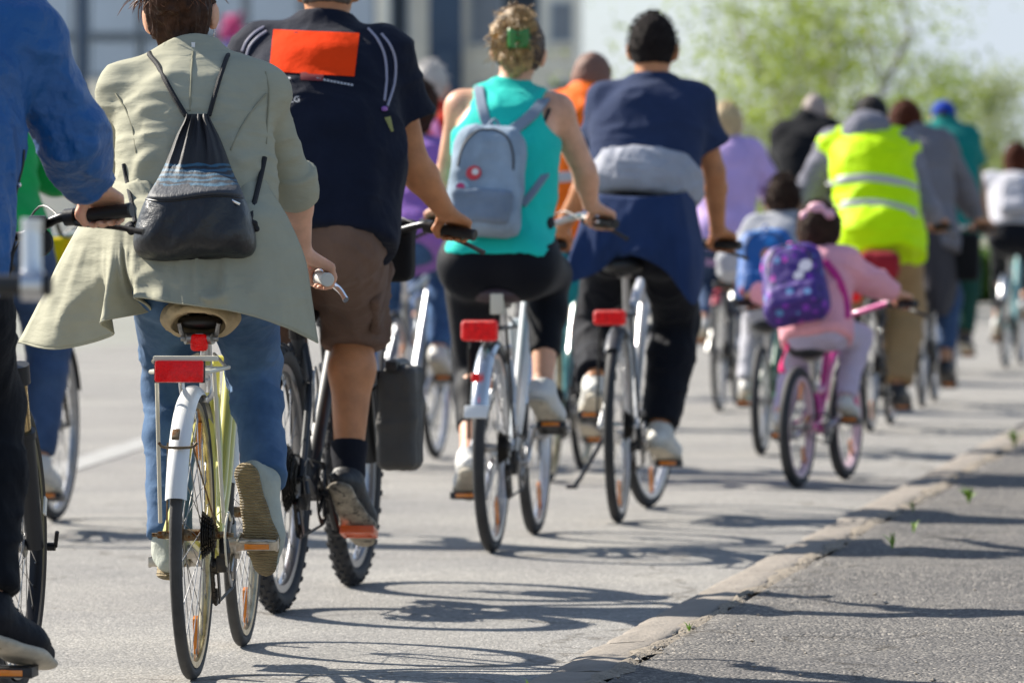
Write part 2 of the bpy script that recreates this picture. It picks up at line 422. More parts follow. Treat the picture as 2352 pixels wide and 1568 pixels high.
def wheel(bike, c, Rw, tw, P, front, steer=0.):
    """wheel part: rim mesh > tyre, spokes, hub, reflectors"""
    rr = Rw - tw * (1.0 if not P.get('mtb') else .98)
    rw = P.get('rimw', tw * .42); rd = P.get('rimd', .012)
    prof = [(rr + .002, -rw), (rr + .002, rw), (rr - rd, rw * .9), (rr - rd * 1.35, 0), (rr - rd, -rw * .9)]
    m = MB(); m.lathe(prof, ax='x', n=64, closed=True); w = m.build('wheel', P['rim'], bike, angle=50)
    w.location = c; w.rotation_euler = (0, 0, steer)
    t = MB(); ht = tw * .5; prof = []
    cr = Rw - ht * 1.0
    for k in range(12):
        a = 2 * pi * k / 12; prof.append((cr + ht * math.cos(a) * (1.0), ht * .98 * math.sin(a)))
    t.lathe(prof, ax='x', n=72, closed=True)
    if P.get('mtb'):
        nk = 78
        for k in range(nk):
            a = 2 * pi * k / nk
            for j, (off, lift) in enumerate(((-.86, .35), (-.42, .86), (.0, .98), (.42, .86), (.86, .35))):
                if (k + j) % 2: continue
                rad = cr + ht * (lift + .07); e = V3(0, math.cos(a), math.sin(a)); tt = V3(0, -math.sin(a), math.cos(a)); xx = V3(1, 0, 0)
                th_ = off * .9; n_ = e * math.cos(th_) + xx * math.sin(th_); b_ = np.cross(tt, n_)
                t.box(e * rad + xx * off * ht, (.0055, .0075, .0042), np.stack([b_, tt, n_], 1))
    t.build('tyre', P.get('tyre', RUBBER), w)
    s = MB(); n = P.get('nsp', 32); hub_w = .028 if front else .026
    for k in range(n):
        a = 2 * pi * k / n; sd = 1 if k % 2 else -1; da = (1 if (k // 2) % 2 else -1) * R(62)
        p0 = V3(sd * hub_w, .022 * math.cos(a + da), .022 * math.sin(a + da)); p1 = V3(sd * .002, (rr - rd) * math.cos(a), (rr - rd) * math.sin(a))
        s.tube([p0, p1], P.get('spr', .0011), 4)
        s.tube([p1 * (1 - .022 / rr), p1], .0022, 4)
    tag(s.build('spokes', P.get('spoke', SPOKE), w), kind='stuff')
    h = MB(); hw = .05 if front else .065
    h.lathe([(.0, -hw), (.009, -hw), (.009, -hub_w - .004), (.024, -hub_w - .004), (.024, -hub_w + .002), (.014, -hub_w + .006), (.014, hub_w - .006), (.024, hub_w - .002), (.024, hub_w + .004), (.009, hub_w + .004), (.009, hw), (0, hw)], ax='x', n=16)
    h.build('hub', P.get('hub', STEEL), w)
    for ra in P.get('refl', ()):
        g = MB(); e = V3(0, math.cos(ra), math.sin(ra)); tt = V3(0, -math.sin(ra), math.cos(ra))
        g.box(e * (rr * .80), (.006, .014, .045), np.stack([V3(1, 0, 0), tt, e], 1), bev=.003); g.build('spoke_reflector', ORANGE_L, w)
    return w

def fender(bike, c, Rw, tw, a0, a1, m, hw=None, gap=.012, stays=True, name='mudguard', staym=None, thick=.0015):
    """curved mudguard from angle a0 to a1 (degrees, 0 = forward, 90 = up, 180 = back)"""
    hw = hw or tw * .5 + .010; G = []; G2 = []; N = 30
    for i in range(N + 1):
        a = R(a0 + (a1 - a0) * i / N); e = V3(0, math.cos(a), math.sin(a)); row = []; row2 = []
        for j in range(9):
            u = -1 + 2 * j / 8; rr = Rw + gap - .012 * u * u - .010 * abs(u) ** 5
            row.append(np.asarray(c) + e * rr + V3(u * hw, 0, 0)); row2.append(np.asarray(c) + e * (rr - thick) + V3(u * (hw - thick), 0, 0))
        G.append(row); G2.append(row2)
    q = MB(); q.grid(G); q.grid(np.asarray(G2)[:, ::-1])
    n = 9
    o = q.build(name, m, bike, angle=60)
    if stays:
        s = MB()
        for a in (a1 - 26,):
            a = R(a); e = V3(0, math.cos(a), math.sin(a))
            for sd in (-1, 1):
                s.tube([np.asarray(c) + V3(sd * .062, 0, 0), np.asarray(c) + e * (Rw - .01) + V3(sd * (hw + .003), 0, 0)], .0022, 6)
        s.build('mudguard_stay', staym or STEEL, o)
    return o

def make_bike(name, fr, label, P, group='bicycles ridden along the road'):
    D = dict(R=.345, tw=.034, wb=1.08, seat=.93, bbz=.28, rim=ALU, frame=BLACKM, tube=.016, style='diamond', crank=R(-60),
             grip=(.27, .80, 1.02), gdir=(.9, -.42, 0), barm=ALU, gripm=BLACK, fend=None, rack=None, headz=.90, saddle=BLACK, saddle_w=.085, pedal=BLACK,
             detail=True, steer=0., lever=BLACK, light=None, crank_l=.17, forkm=None, cassette=True, pedal_refl=True, head_a=71)
    D.update(P); P = D
    b = empty(name, fr.o, -fr.th); tag(b, label, 'bicycle', group)
    Rw, tw, wb = P['R'], P['tw'], P['wb']; sc = Rw / .345 if Rw < .3 else 1.
    ra = V3(0, 0, Rw); fa = V3(0, wb, Rw)
    bb = V3(0, math.sqrt((.435 * sc) ** 2 - (Rw - P['bbz']) ** 2), P['bbz'])
    sd_ = V3(0, -math.cos(R(73)), math.sin(R(73)))
    T = P['tube']; fm = P['frame']
    wheel(b, ra, Rw, tw, P, False); wheel(b, fa, Rw, tw, P, True, P['steer'])
    # steering axis
    ha = R(P['head_a']); hd = V3(0, -math.cos(ha), math.sin(ha)); A0 = fa - .045 * sc * V3(0, math.sin(ha), math.cos(ha))
    def ax(z): return A0 + hd * ((z - A0[2]) / hd[2])
    crown = ax(2 * Rw + .045); hb = ax(2 * Rw + .075); htp = ax(max(P['headz'] - .03, 2 * Rw + .17 * sc))
    seat_c = bb + sd_ * ((P['seat'] - .05 - bb[2]) / sd_[2]); st_top = bb + sd_ * ((min(P['seat'] - .17, P.get('stz', .80)) - bb[2]) / sd_[2])
    f = MB()
    f.tube([bb, st_top], T, 12); f.tube([hb - hd * .03, htp], T * 1.15, 12)
    if P['style'] == 'diamond':
        f.tube([htp - hd * .035, st_top - sd_ * .02], T * .95, 12); f.tube([hb, bb], T * P.get('dtf', 1.15), 12)
    elif P['style'] == 'step':
        f.tube(catmull([hb + hd * .06, V3(0, wb * .62, .55), V3(0, bb[1] + .10, .40), bb + sd_ * .16], 6), T, 12)
        f.tube(catmull([hb, V3(0, wb * .62, .45), bb], 6), T * 1.15, 12)
    else:   # low single beam
        f.tube(catmull([hb + hd * .03, V3(0, wb * .66, .48), V3(0, bb[1] + .06, .33), bb], 6), T * 1.6, 12)
    for s in (-1, 1):
        drop = ra + V3(s * .066, 0, 0)
        f.tube([bb + V3(s * .022, -.02, 0), ra + V3(s * (tw * .5 + .018), .16 * sc, -.01), drop], T * .62, 8)
        f.tube([st_top - sd_ * .04 + V3(s * .018, 0, 0), st_top - sd_ * .09 + V3(s * (tw * .5 + .016), -.06, -.05), drop], T * P.get('ssf', .52), 8)
    f.tube([bb + V3(-.036, 0, 0), bb + V3(.036, 0, 0)], .021, 12)
    fo = f.build('frame', fm, b)
    # fork
    g = MB(); q = MB(); spread = max(tw * .5 + .022, .052)
    g.tube([crown + V3(-spread, 0, 0), crown + V3(spread, 0, 0)], T * 1.05, 10); g.tube([crown, hb], T, 10)
    for s in (-1, 1):
        top = crown + V3(s * spread, 0, 0); low = fa + V3(s * spread * 1.02, 0, 0)
        if P.get('susp'):
            md = top + (low - top) * .33
            q.tube([top + hd * .02, md], .0165, 14); g.tube([md - (low - top) * .02, low], [.0235, .021], 14); g.tube([md + (top - md) * .07, md - (top - md) * .05], .0265, 14); g.tube([top - hd * .01, top + hd * .035], .025, 14)
        else: g.tube(catmull([top, top + (low - top) * .6 - V3(0, .012, 0), low], 5), [T * .85 - (T * .35) * i / 10 for i in range(11)], 10)
    fk = g.build('fork', P['forkm'] or fm, b)
    if P.get('susp'): q.build('stanchion', P['susp'], fk)
    # stem, bar, grips
    gx, gy, gz = P['grip']; gd = nrm(P['gdir'])
    cl_z = P.get('clampz', gz - .02); cy = P.get('clampy', None)
    st = ax(cl_z - .01); clamp = V3(0, (st[1] + .06) if cy is None else cy, cl_z)
    m = MB(); m.tube([htp, st], .0135, 12); m.tube([st, clamp], .015, 10); m.tube([clamp - V3(.025, 0, 0), clamp + V3(.025, 0, 0)], .021, 12)
    m.build('stem', P.get('stemm', P['barm']), b)
    hb_m = MB(); path = []
    for s in (1,):
        gc = V3(gx, gy, gz); gi = gc - gd * .065; go = gc + gd * .065
        if P.get('bar') == 'up': pts = [clamp, clamp + V3(.05, .005, 0), V3(gx * .62, max(gy + .15, clamp[1] + .03), gz + .02), V3(gx * .93, gy + .13, gz + .015), gi, go]
        else: pts = [clamp, clamp + V3(.07, 0, .0), gi - gd * .05, gi, go]
        path = catmull(pts, 6)
    full = [p * V3(-1, 1, 1) for p in path[::-1]][:-1] + path
    hb_m.tube(full, .0112, 10); bar = hb_m.build('handlebar', P['barm'], b)
    for s in (-1, 1):
        S = V3(s, 1, 1); gc = V3(gx, gy, gz)
        gm = MB(); gi = (gc - gd * .063) * S; go = (gc + gd * .068) * S; rg = .0165
        gm.tube([gi, gi + (go - gi) * .06, gi + (go - gi) * .1, gi + (go - gi) * .9, gi + (go - gi) * .97, go], [rg * 1.12, rg * 1.12, rg * .95, rg, rg * 1.08, rg * .92], 14)
        gm.build('grip', P['gripm'], bar)
        if P['lever'] is not None:
            lm = MB(); fw = nrm(np.cross((0, 0, 1.), gd * S) * s); p0 = (gc - gd * .085) * S
            a = p0 + fw * .03 - V3(0, 0, .012); e1 = (gc + gd * .0) * S + fw * .045 - V3(0, 0, .030); e2 = (gc + gd * .075) * S + fw * .045 - V3(0, 0, .05)
            lm.tube(catmull([p0, a, e1, e2], 5), [.010, .010, .0095, .009, .008, .0075, .007, .0065, .006, .006, .0058, .0056, .0055, .0055, .006, .0062], 8, flat=1.3)
            lm.tube([p0 - gd * S * .012, p0 + gd * S * .012], .0195, 12)
            lm.build('brake_lever', P['lever'], bar)
    if P['lever'] is not None:
        for s in (-1, 1):
            p0 = (V3(gx, gy, gz) - gd * .10) * V3(s, 1, 1); cb = MB()
            cb.tube(catmull([p0 + V3(0, .02, -.01), p0 * V3(.55, 1, 1) + V3(0, .12, .015 + .01 * s), V3(.03 * s, clamp[1] + .10, cl_z - .04), htp + V3(.018 * s, .03, -.03), hb + V3(.02 * s, .02, .0)], 6), .0024, 6); cb.build('brake_cable', BLACK, bar)
    # saddle + post
    sm = MB(); sm.tube([st_top - sd_ * .05, seat_c], .0135, 12); sm.tube([st_top - sd_ * .02, st_top + sd_ * .012], T * 1.25, 12)
    sp = sm.build('seat_post', P.get('postm', ALU), b)
    sz = P['seat']; sy = seat_c[1]
    if P.get('saddle_obj') is None:
        S = SDF(); w = P['saddle_w']
        S.ell((0, sy - .07, sz - .018), (w, .085, .036), k=.02); S.cone((0, sy - .06, sz - .02), (0, sy + .15, sz - .014), .05, .02, k=.05, sq=(V3(0, 0, 1), .5))
        S.box((0, sy - .02, sz - .085), (.2, .25, .035), .003, sub=True, k=.01)
        V, F = S.mesh(.007); sa = mesh_np('saddle', V, F, P['saddle'], b)
    rl = MB()
    for s in (-1, 1): rl.tube([(s * .03, sy - .11, sz - .03), (s * .022, sy - .04, sz - .055), (s * .022, sy + .04, sz - .055), (s * .012, sy + .12, sz - .03)], .0036, 8)
    rl.box(seat_c + V3(0, 0, 0), (.026, .02, .016), bev=.004); rl.build('saddle_clamp', P.get('clampm', STEEL), sp)
    # drivetrain
    ca = P['crank']; cl = P['crank_l'] * (sc if sc < 1 else 1); pw = P.get('pw', .115)
    rd = V3(0, math.cos(ca), math.sin(ca)); ped = {}
    for s, d in ((1, rd), (-1, -rd)):
        c = MB(); a = bb + V3(s * .055, 0, 0); e = a + d * cl + V3(s * .008, 0, 0); n_ = np.cross(d, (1, 0, 0))
        c.tube([a, e], [.013, .0105], 10, flat=.75); c.tube([a - V3(s * .03, 0, 0), a + V3(s * .01, 0, 0)], .017, 12); c.tube([e - V3(s * .01, 0, 0), e + V3(s * .014, 0, 0)], .0125, 10)
        cr = c.build('crank', P.get('crankm', ALU), b)
        ped[s] = e + V3(s * (.02 + .045), 0, 0)
        pt = P.get('pitch_r' if s > 0 else 'pitch_l', 10); Rp = np.array(Matrix.Rotation(-R(pt), 3, 'X'))
        p = MB(); k_ = sc
        if P.get('cage'):
            p.tube([e, e + V3(s * .11, 0, 0)], .009, 10)
            for yy in (-.036, .036):
                p.box(ped[s] + Rp @ V3(0, yy, .0), (.050, .003, .011), Rp, bev=.0015)
            p.box(ped[s] + Rp @ V3(0, 0, 0) - V3(s * .048, 0, 0), (.0025, .038, .013), Rp); p.box(ped[s] + V3(s * .048, 0, 0), (.0025, .038, .013), Rp)
            for xx in (-.02, .02): p.box(ped[s] + V3(xx, 0, 0), (.0035, .036, .004), Rp)
        else:
            p.tube([e, e + V3(s * .10, 0, 0)], .011, 10)
            for yy in (-.036, .036): p.box(ped[s] + Rp @ V3(0, yy, 0), (.047 * k_, .007, .011), Rp, bev=.003)
            for xx in (-.044, .044): p.box(ped[s] + Rp @ V3(xx * k_, 0, 0), (.006, .040, .012), Rp, bev=.003)
            p.box(ped[s], (.02, .034, .008), Rp, bev=.003)
        po = p.build('pedal', P['pedal'], cr)
        if P['pedal_refl']:
            for yy in (-.0435,):
                r_ = MB(); r_.box(ped[s] + Rp @ V3(0, yy - (-.002 if P.get('cage') else 0), 0), (.030, .0025, .0065), Rp, bev=.001); r_.build('pedal_reflector', ORANGE_L, cr)
    ch = MB(); rc = P.get('ring', .088) * sc
    ch.lathe([(rc - .016, .044), (rc - .016, .047), (rc + .003, .047), (rc + .003, .044)], c=bb, n=40, closed=True)
    for k in range(5):
        a = 2 * pi * k / 5; ch.tube([bb + V3(.048, 0, 0), bb + V3(.047, (rc - .01) * math.cos(a), (rc - .01) * math.sin(a))], .006, 6)
    ch.build('chainring', P.get('ringm', STEEL), b)
    k_ = MB(); rs = []
    if P['cassette']:
        rs = P.get('cogs', [.052, .048, .044, .040, .036, .031, .026])
        for i, r_ in enumerate(rs):
            xo = .024 + i * .0048; prof = [(.016, xo), (.016, xo + .002), (r_, xo + .002), (r_, xo)]
            k_.lathe(prof, c=ra, n=36, closed=True)
            for j in range(22):
                a = 2 * pi * j / 22; k_.box(ra + V3(xo + .001, (r_ + .002) * math.cos(a), (r_ + .002) * math.sin(a)), (.001, .003, .003), np.array(Matrix.Rotation(a, 3, 'X')))
        k_.build('cassette', P.get('cogm', CHAIN), b)
        d = MB(); dx = .052; p1 = ra + V3(dx, .015, -.075); p2 = ra + V3(dx - .004, .06, -.15)
        d.tube([ra + V3(.074, 0, -.01), ra + V3(.078, -.01, -.04), p1 + V3(.022, -.005, .01)], [.011, .014, .013], 8)
        d.box((p1 + p2) / 2 + V3(.008, 0, 0), (.0018, .014, .055), np.array(Matrix.Rotation(R(30), 3, 'X'))); d.box((p1 + p2) / 2 - V3(.008, 0, 0), (.0018, .014, .055), np.array(Matrix.Rotation(R(30), 3, 'X')))
        d.lathe([(.0, -.005), (.020, -.004), (.020, .004), (0, .005)], c=p1, n=14); d.lathe([(.0, -.005), (.020, -.004), (.020, .004), (0, .005)], c=p2, n=14)
        d.box(p1 + V3(.018, -.01, .006), (.013, .016, .02), bev=.004)
        dr = d.build('derailleur', P.get('derm', BLACKM), b)
        cable = MB(); cable.tube(catmull([ra + V3(.08, .10, .03), ra + V3(.088, -.03, .055), ra + V3(.086, -.075, -.0), p1 + V3(.03, -.02, .0)], 6), .0028, 6); cable.build('shift_cable', P.get('cablem', BLACK), dr)
        path = [bb + V3(.046, 0, rc), ra + V3(.046, 0, rs[3]), ra + V3(.046, -rs[3], 0), ra + V3(.046, .01, -rs[3]), p1 + V3(-.004, -.02, 0), p2 + V3(0, -.02, 0), p2 + V3(0, 0, -.02), bb + V3(.046, 0, -rc), bb + V3(.046, rc, 0)]
    else:
        path = [bb + V3(.046, 0, rc), ra + V3(.046, 0, .04), ra + V3(.046, -.04, 0), ra + V3(.046, 0, -.04), bb + V3(.046, 0, -rc), bb + V3(.046, rc, 0)]
    cm = MB()
    P2 = path + [path[0]]
    for i in range(len(P2) - 1):
        L_ = np.linalg.norm(P2[i + 1] - P2[i]); n = max(1, int(L_ / .0127))
        for j in range(n):
            a = P2[i] + (P2[i + 1] - P2[i]) * (j / n); e = P2[i] + (P2[i + 1] - P2[i]) * ((j + .86) / n)
            cm.tube([a, e], .0042 if j % 2 else .0034, 5)
    tag(cm.build('chain', CHAIN, b), kind='stuff')
    # mudguards
    if P['fend']:
        mt, a0, a1 = P['fend'][:3]
        fender(b, ra, Rw, tw, a0, a1, mt, staym=P.get('staym'))
        if len(P['fend']) > 3: fender(b, fa, Rw, tw, P['fend'][3], P['fend'][4], mt)
    # carrier
    if P['rack']:
        r_ = MB(); z = 2 * Rw + .05; mt = P['rack']; y0, y1 = -.27, .16
        hwk = P.get('rack_w', .06)
        r_.tube([(-hwk, y1, z), (-hwk, y0 + .02, z), (-hwk + .02, y0, z), (hwk - .02, y0, z), (hwk, y0 + .02, z), (hwk, y1, z)], .0052, 8)
        for yy in (-.16, -.02, .1): r_.tube([(-hwk, yy, z), (hwk, yy, z)], .004, 8)
        r_.tube([(0, y0 + .03, z), (0, y1, z)], .004, 8)
        for s in (-1, 1):
            r_.tube([(s * hwk, -.06 + P.get('rack_dy', -.04), z), (s * .076, -.012, Rw + .03)], .0048, 8); r_.tube([(s * hwk, .12, z), (s * .02, st_top[1] - .03, z + .03)], .004, 8)
        rk = r_.build('carrier', mt, b)
        if P.get('rack_plate'):
            pl = MB(); pl.box((0, y0 - .004, z - .008), (.066, .008, .012), bev=.004); pl.build('carrier_bracket', mt, rk)
    return b, dict(fr=fr, bb=bb, ped=ped, seat=V3(0, sy, sz), grip={1: V3(gx, gy, gz), -1: V3(-gx, gy, gz)}, gd={1: gd, -1: gd * V3(-1, 1, 1)}, P=P, ra=ra, fa=fa, st_top=st_top, seat_c=seat_c)
# ------------------------------------------------------------------ people
def ik(a, c, l1, l2, pole):
    a = np.asarray(a, float); c = np.asarray(c, float); d = c - a; D = np.linalg.norm(d)
    if D >= (l1 + l2) * .998: return a + d * (l1 / (l1 + l2))
    x = (l1 * l1 - l2 * l2 + D * D) / (2 * D); h = math.sqrt(max(l1 * l1 - x * x, 0)); u = d / D
    p = np.asarray(pole, float); p = nrm(p - u * np.dot(p, u)); return a + u * x + p * h

def pose(B, **k):
    """joint positions in the bicycle's own coordinates"""
    s = k.get('s', 1.); J = dict(s=s)
    seat = B['seat']; J['hip'] = np.asarray(k['hip']) if 'hip' in k else seat + V3(0, -.01, .085 * s)
    if 'sh' in k: J['sl'], J['sr'] = map(np.asarray, k['sh'])
    else:
        a = R(k.get('lean', 25)); Ls = k.get('torso', .50) * s; c = J['hip'] + V3(k.get('sway', 0), math.sin(a) * Ls, math.cos(a) * Ls)
        w = k.get('shw', .178) * s; r = k.get('roll', 0) ; J['sl'] = c + V3(-w, 0, r); J['sr'] = c + V3(w, 0, -r)
    J['sc'] = (J['sl'] + J['sr']) / 2
    J['head'] = np.asarray(k['head']) if 'head' in k else J['sc'] + V3(0, .075, .235) * s
    hw = .092 * s
    J['hl'] = J['hip'] + V3(-hw, .02, -.01); J['hr'] = J['hip'] + V3(hw, .02, -.01)
    for sd, n in ((-1, 'l'), (1, 'r')):
        g = B['grip'][sd]; d = B['gd'][sd]
        if k.get('nohand' + n): g = np.asarray(k['nohand' + n]); 
        Fw = np.cross((0, 0, 1.), d) * sd
        wv = nrm(k['wrist']) if 'wrist' in k else nrm(-Fw * .45 + V3(0, -.40, .62)); wv = nrm(wv - d * np.dot(wv, d) * .6)
        W = g + wv * .088 * (s ** .7) + d * k.get('wslide', .0)
        J['w' + n] = W; J['g' + n] = g; J['gd' + n] = d
        J['e' + n] = ik(J['s' + n], W, .30 * s * k.get('arm', 1), .262 * s * k.get('arm', 1), k.get('pole_' + n, (sd * .75, -.3, -.6)))
        if 'el_' + n in k: J['e' + n] = np.asarray(k['el_' + n], float)
        pc = B['ped'][sd]; pt = R(k.get('foot_' + n, 15)); to = R(k.get('toe', 6)) * sd
        f = V3(math.sin(to) * math.cos(pt), math.cos(to) * math.cos(pt), -math.sin(pt)); up = nrm(V3(0, math.sin(pt), math.cos(pt))); up = nrm(up - f * np.dot(up, f))
        if 'fdir_' + n in k:
            f = nrm(k['fdir_' + n]); up = nrm(up - f * np.dot(up, f))
        off = k.get('footoff_' + n, 0.)
        ball = pc + up * .016 + V3(sd * -.004, 0, 0) - f * off
        if 'ball_' + n in k: ball = np.asarray(k['ball_' + n])
        J['f' + n] = f; J['u' + n] = up; J['b' + n] = ball
        J['a' + n] = ball - f * .125 * s + up * .085 * s
        J['k' + n] = ik(J['h' + n], J['a' + n], .435 * s * k.get('leg', 1), .425 * s * k.get('leg', 1), k.get('kpole_' + n, (sd * .10, 1., .35)))
    return J

def torso_frame(J):
    u = nrm(J['sc'] - J['hip']); x = nrm(J['sr'] - J['sl']); x = nrm(x - u * np.dot(x, u)); b = np.cross(u, x) * -1.
    if b[1] > 0: b = -b
    return u, x, b           # up the spine, to the right, out of the back

def add_torso(S, J, g, w=1., fat=1., hump=.03, k=.06, sh=True, cuts=(), belly=0., waist=1.):
    s = J['s']; u, x, b = torso_frame(J); Rm = np.stack([x, b, u], 1); Ls = np.linalg.norm(J['sc'] - J['hip'])
    H = J['hip']
    S.ell(H + u * .02, V3(.165 * w * fat, .120 * fat, .125) * s + g, Rm, k=k, cuts=cuts)
    S.ell(H + u * Ls * .38 + b * hump * .4, V3(.148 * w * fat * waist, .105 * fat + belly, .17) * s + g, Rm, k=k, cuts=cuts)
    S.ell(H + u * Ls * .68 + b * hump, V3(.172 * w, .118, .19) * s + g, Rm, k=k, cuts=cuts)
    S.ell(H + u * Ls * .86 + b * hump * .6, V3(.165 * w, .090, .11) * s + g, Rm, k=k, cuts=cuts)
    if sh:
        S.cone(J['sl'] + b * .005 - u * .008 * s, J['sr'] + b * .005 - u * .008 * s, .052 * s + g * .9, k=.05, cuts=cuts)
        nb = J['sc'] + u * .055 * s - b * .005
        for q in ('sl', 'sr'): S.cone(nb + u * .02, J[q] - u * .004 * s, .036 * s + g, .046 * s + g, k=.05, cuts=cuts)
def add_arm(S, J, n, g, part='all', k=.03, cuts=(), fat=1.):
    s = J['s']; sh, el, wr = J['s' + n], J['e' + n], J['w' + n]
    S.cone(sh, el, .053 * s * fat + g, .040 * s * fat + g, k=k, cuts=cuts)
    if part == 'all':
        m = el + (wr - el) * .28
        S.cone(el, m, .040 * s * fat + g, .042 * s * fat + g, k=k * .6, cuts=cuts); S.cone(m, wr, .042 * s * fat + g, .0265 * s + g, k=k * .6, cuts=cuts)
def add_leg(S, J, n, g, fat=1., k=.035, cuts=(), calf=1., part='all', kn=0.):
    s = J['s']; h, kn_, a = J['h' + n], J['k' + n], J['a' + n]
    S.cone(h, kn_, .088 * s * fat + g, .056 * s + g + kn, k=k, cuts=cuts)
    if part == 'all':
        d = a - kn_; bk = nrm(np.cross(np.cross(d, V3(0, 1, 0)), d)) * -1.
        m = kn_ + d * .30 + bk * .012
        S.cone(kn_, m, .054 * s + g + kn, .056 * s * calf + g, k=k, cuts=cuts); S.cone(m, a, .056 * s * calf + g, .037 * s + g, k=k, cuts=cuts)
def add_seat(S, J, g, k=.04, fat=1., cuts=()):
    s = J['s']; u, x, b = torso_frame(J)
    for q in (-1, 1): S.ell(J['hip'] + x * q * .078 * s * fat + V3(0, -.055 * s, -.015 * s), V3(.098 * fat, .095, .105) * s + g, k=k, cuts=cuts)
def add_hand(S, J, n, gr=.0165):
    s = J['s'] ** .7; c = J['g' + n]; g = J['gd' + n]; w = J['w' + n]
    e1 = w - c; e1 = nrm(e1 - g * np.dot(e1, g)); e2 = np.cross(g, e1)
    Fw = np.cross((0, 0, 1.), g) * (1 if n == 'r' else -1)
    if np.dot(e2, Fw) < 0: e2 = -e2
    def Pt(ph, rad, o): a = R(ph); return c + g * o * s + (e1 * math.cos(a) + e2 * math.sin(a)) * rad
    for i, o in enumerate((-.031, -.0105, .0105, .031)):
        L_ = (1., 1.08, 1.02, .88)[i]; rf = (.0098, .0100, .0096, .0086)[i] * s
        kn = Pt(72, gr + .017 * s, o * 1.05)
        S.cone(w + g * o * .45, kn, .0165 * s, .0125 * s, k=.014)
        S.chain([kn, Pt(72 + 62 * L_, gr + .0095 * s, o), Pt(72 + 120 * L_, gr + .0085 * s, o), Pt(72 + 168 * L_, gr + .0085 * s, o * .95)], [rf * 1.1, rf, rf * .95, rf * .82], k=.004)
    t0 = w - g * .012 * s
    S.chain([t0, Pt(18, gr + .020 * s, -.036), Pt(-38, gr + .012 * s, -.046), Pt(-88, gr + .010 * s, -.042)], [.017 * s, .0145 * s, .0115 * s, .0092 * s], k=.008)
def head_R(J, yaw=0., pitch=0., roll=0.):
    return np.array(Matrix.Rotation(yaw, 3, 'Z') @ Matrix.Rotation(pitch, 3, 'X') @ Matrix.Rotation(roll, 3, 'Y'))
def add_head(S, J, Rm, hs=1., female=False):
    s = hs; c = J['head']
    def q(x, y, z): return c + Rm @ (V3(x, y, z) * s)
    S.ell(q(0, -.008, .022), V3(.076, .096, .098) * s, Rm, k=.02); S.ell(q(0, .030, -.045), V3(.058, .068, .078) * s, Rm, k=.03)
    S.cone(q(0, .085, .0), q(0, .112, -.030), .010 * s, .014 * s, k=.012)          # nose
    S.cone(q(-.025, .088, -.07), q(.025, .088, -.07), .010 * s, k=.010)            # mouth
    for e in (-1, 1):
        S.ell(q(e * .032, .093, .012), V3(.018, .014, .011) * s, Rm, k=.004, sub=True); S.ell(q(e * .032, .083, .012), V3(.012, .012, .012) * s, Rm, k=.003)
        Re = Rm @ np.array(Matrix.Rotation(e * R(-24), 3, 'Z') @ Matrix.Rotation(e * R(6), 3, 'Y'))
        S.ell(q(e * .086, -.014, -.012), V3(.0085, .021, .034) * s, Re, k=.008)
        S.ell(q(e * .079, -.006, -.036), V3(.007, .011, .013) * s, Re, k=.006)
    nb = J['sc'] + torso_frame(J)[0] * .03 * J['s']; r = (.050 if female else .058) * s
    S.cone(nb, q(0, -.028, -.055), r * 1.06, r, k=.035)
def make_body(name, J, m, label, group, Rm, hs=1., res=.009, female=False, legs=True, fatarm=1., calf=1., legg=-.003):
    S = SDF(); add_torso(S, J, -.004)
    for n in ('l', 'r'):
        add_arm(S, J, n, 0., fat=fatarm); add_leg(S, J, n, legg, calf=calf)
        S.cone(J['a' + n], J['b' + n] + J['u' + n] * .02, .034 * J['s'], .026 * J['s'], k=.02)
    add_seat(S, J, -.006)
    add_head(S, J, Rm, hs, female)
    for n in ('l', 'r'): add_hand(S, J, n)
    V, F = S.mesh(res, smooth=1)
    o = mesh_np('person', V, F, m); return tag(o, label, 'person', group)

def make_shoes(p, J, m, solem, res=.006, high=False, which=('l', 'r'), fat=1., laces=None):
    for n in which:
        s = J['s']; f, u, b = J['f' + n], J['u' + n], J['b' + n]; x = np.cross(f, u); sd = 1 if n == 'r' else -1
        heel = b - f * .165 * s; toe = b + f * .055 * s - x * sd * .006
        S = SDF(); up = [((b + u * .010), -u)]
        S.chain([heel + u * .036 * s, b - f * .06 * s + u * .036 * s, b + u * .03 * s, toe + u * .024 * s], [.034 * s * fat, .034 * s * fat, .043 * s * fat, .032 * s * fat], k=.03, sq=(u, .8))
        a = J['a' + n]; S.cone(a + (b - a) * .04 - u * .012 * s, b - f * .02 * s + u * .035 * s, .042 * s * fat, .034 * s, k=.035)
        sh = nrm(J['k' + n] - a); top = a + sh * (.07 if high else .012) * s
        S.cone(a - u * .03 * s, top + sh * .03, .044 * s * fat, .042 * s * fat, k=.02, cuts=[(top, sh)])
        V, F = S.mesh(res, cuts=[(b + u * .008 * s, -u)]); V = wrinkle(V, F, .0012, (30, 30, 30), seed=2.)
        so = mesh_np('shoe', V, F, m, p)
        S = SDF(); S.chain([heel + u * .006 * s, b - f * .07 * s + u * .006 * s, b + u * .006 * s, toe + f * .006 + u * .006 * s], [.037 * s * fat, .034 * s * fat, .046 * s * fat, .036 * s * fat], k=.03, sq=(u, .36))
        V, F = S.mesh(res * .8, cuts=[(b + u * .022 * s, u), (b - u * .010 * s, -u)], smooth=1)
        mesh_np('sole', V, F, solem, so)
        if laces:
            q = MB()
            for t in (.25, .42, .6):
                c = a + (b - a) * t + u * .035 * s + f * .012; q.tube(catmull([c - x * .026, c + u * .012, c + x * .026], 4), .0028, 5)
            q.build('lace', laces, so)

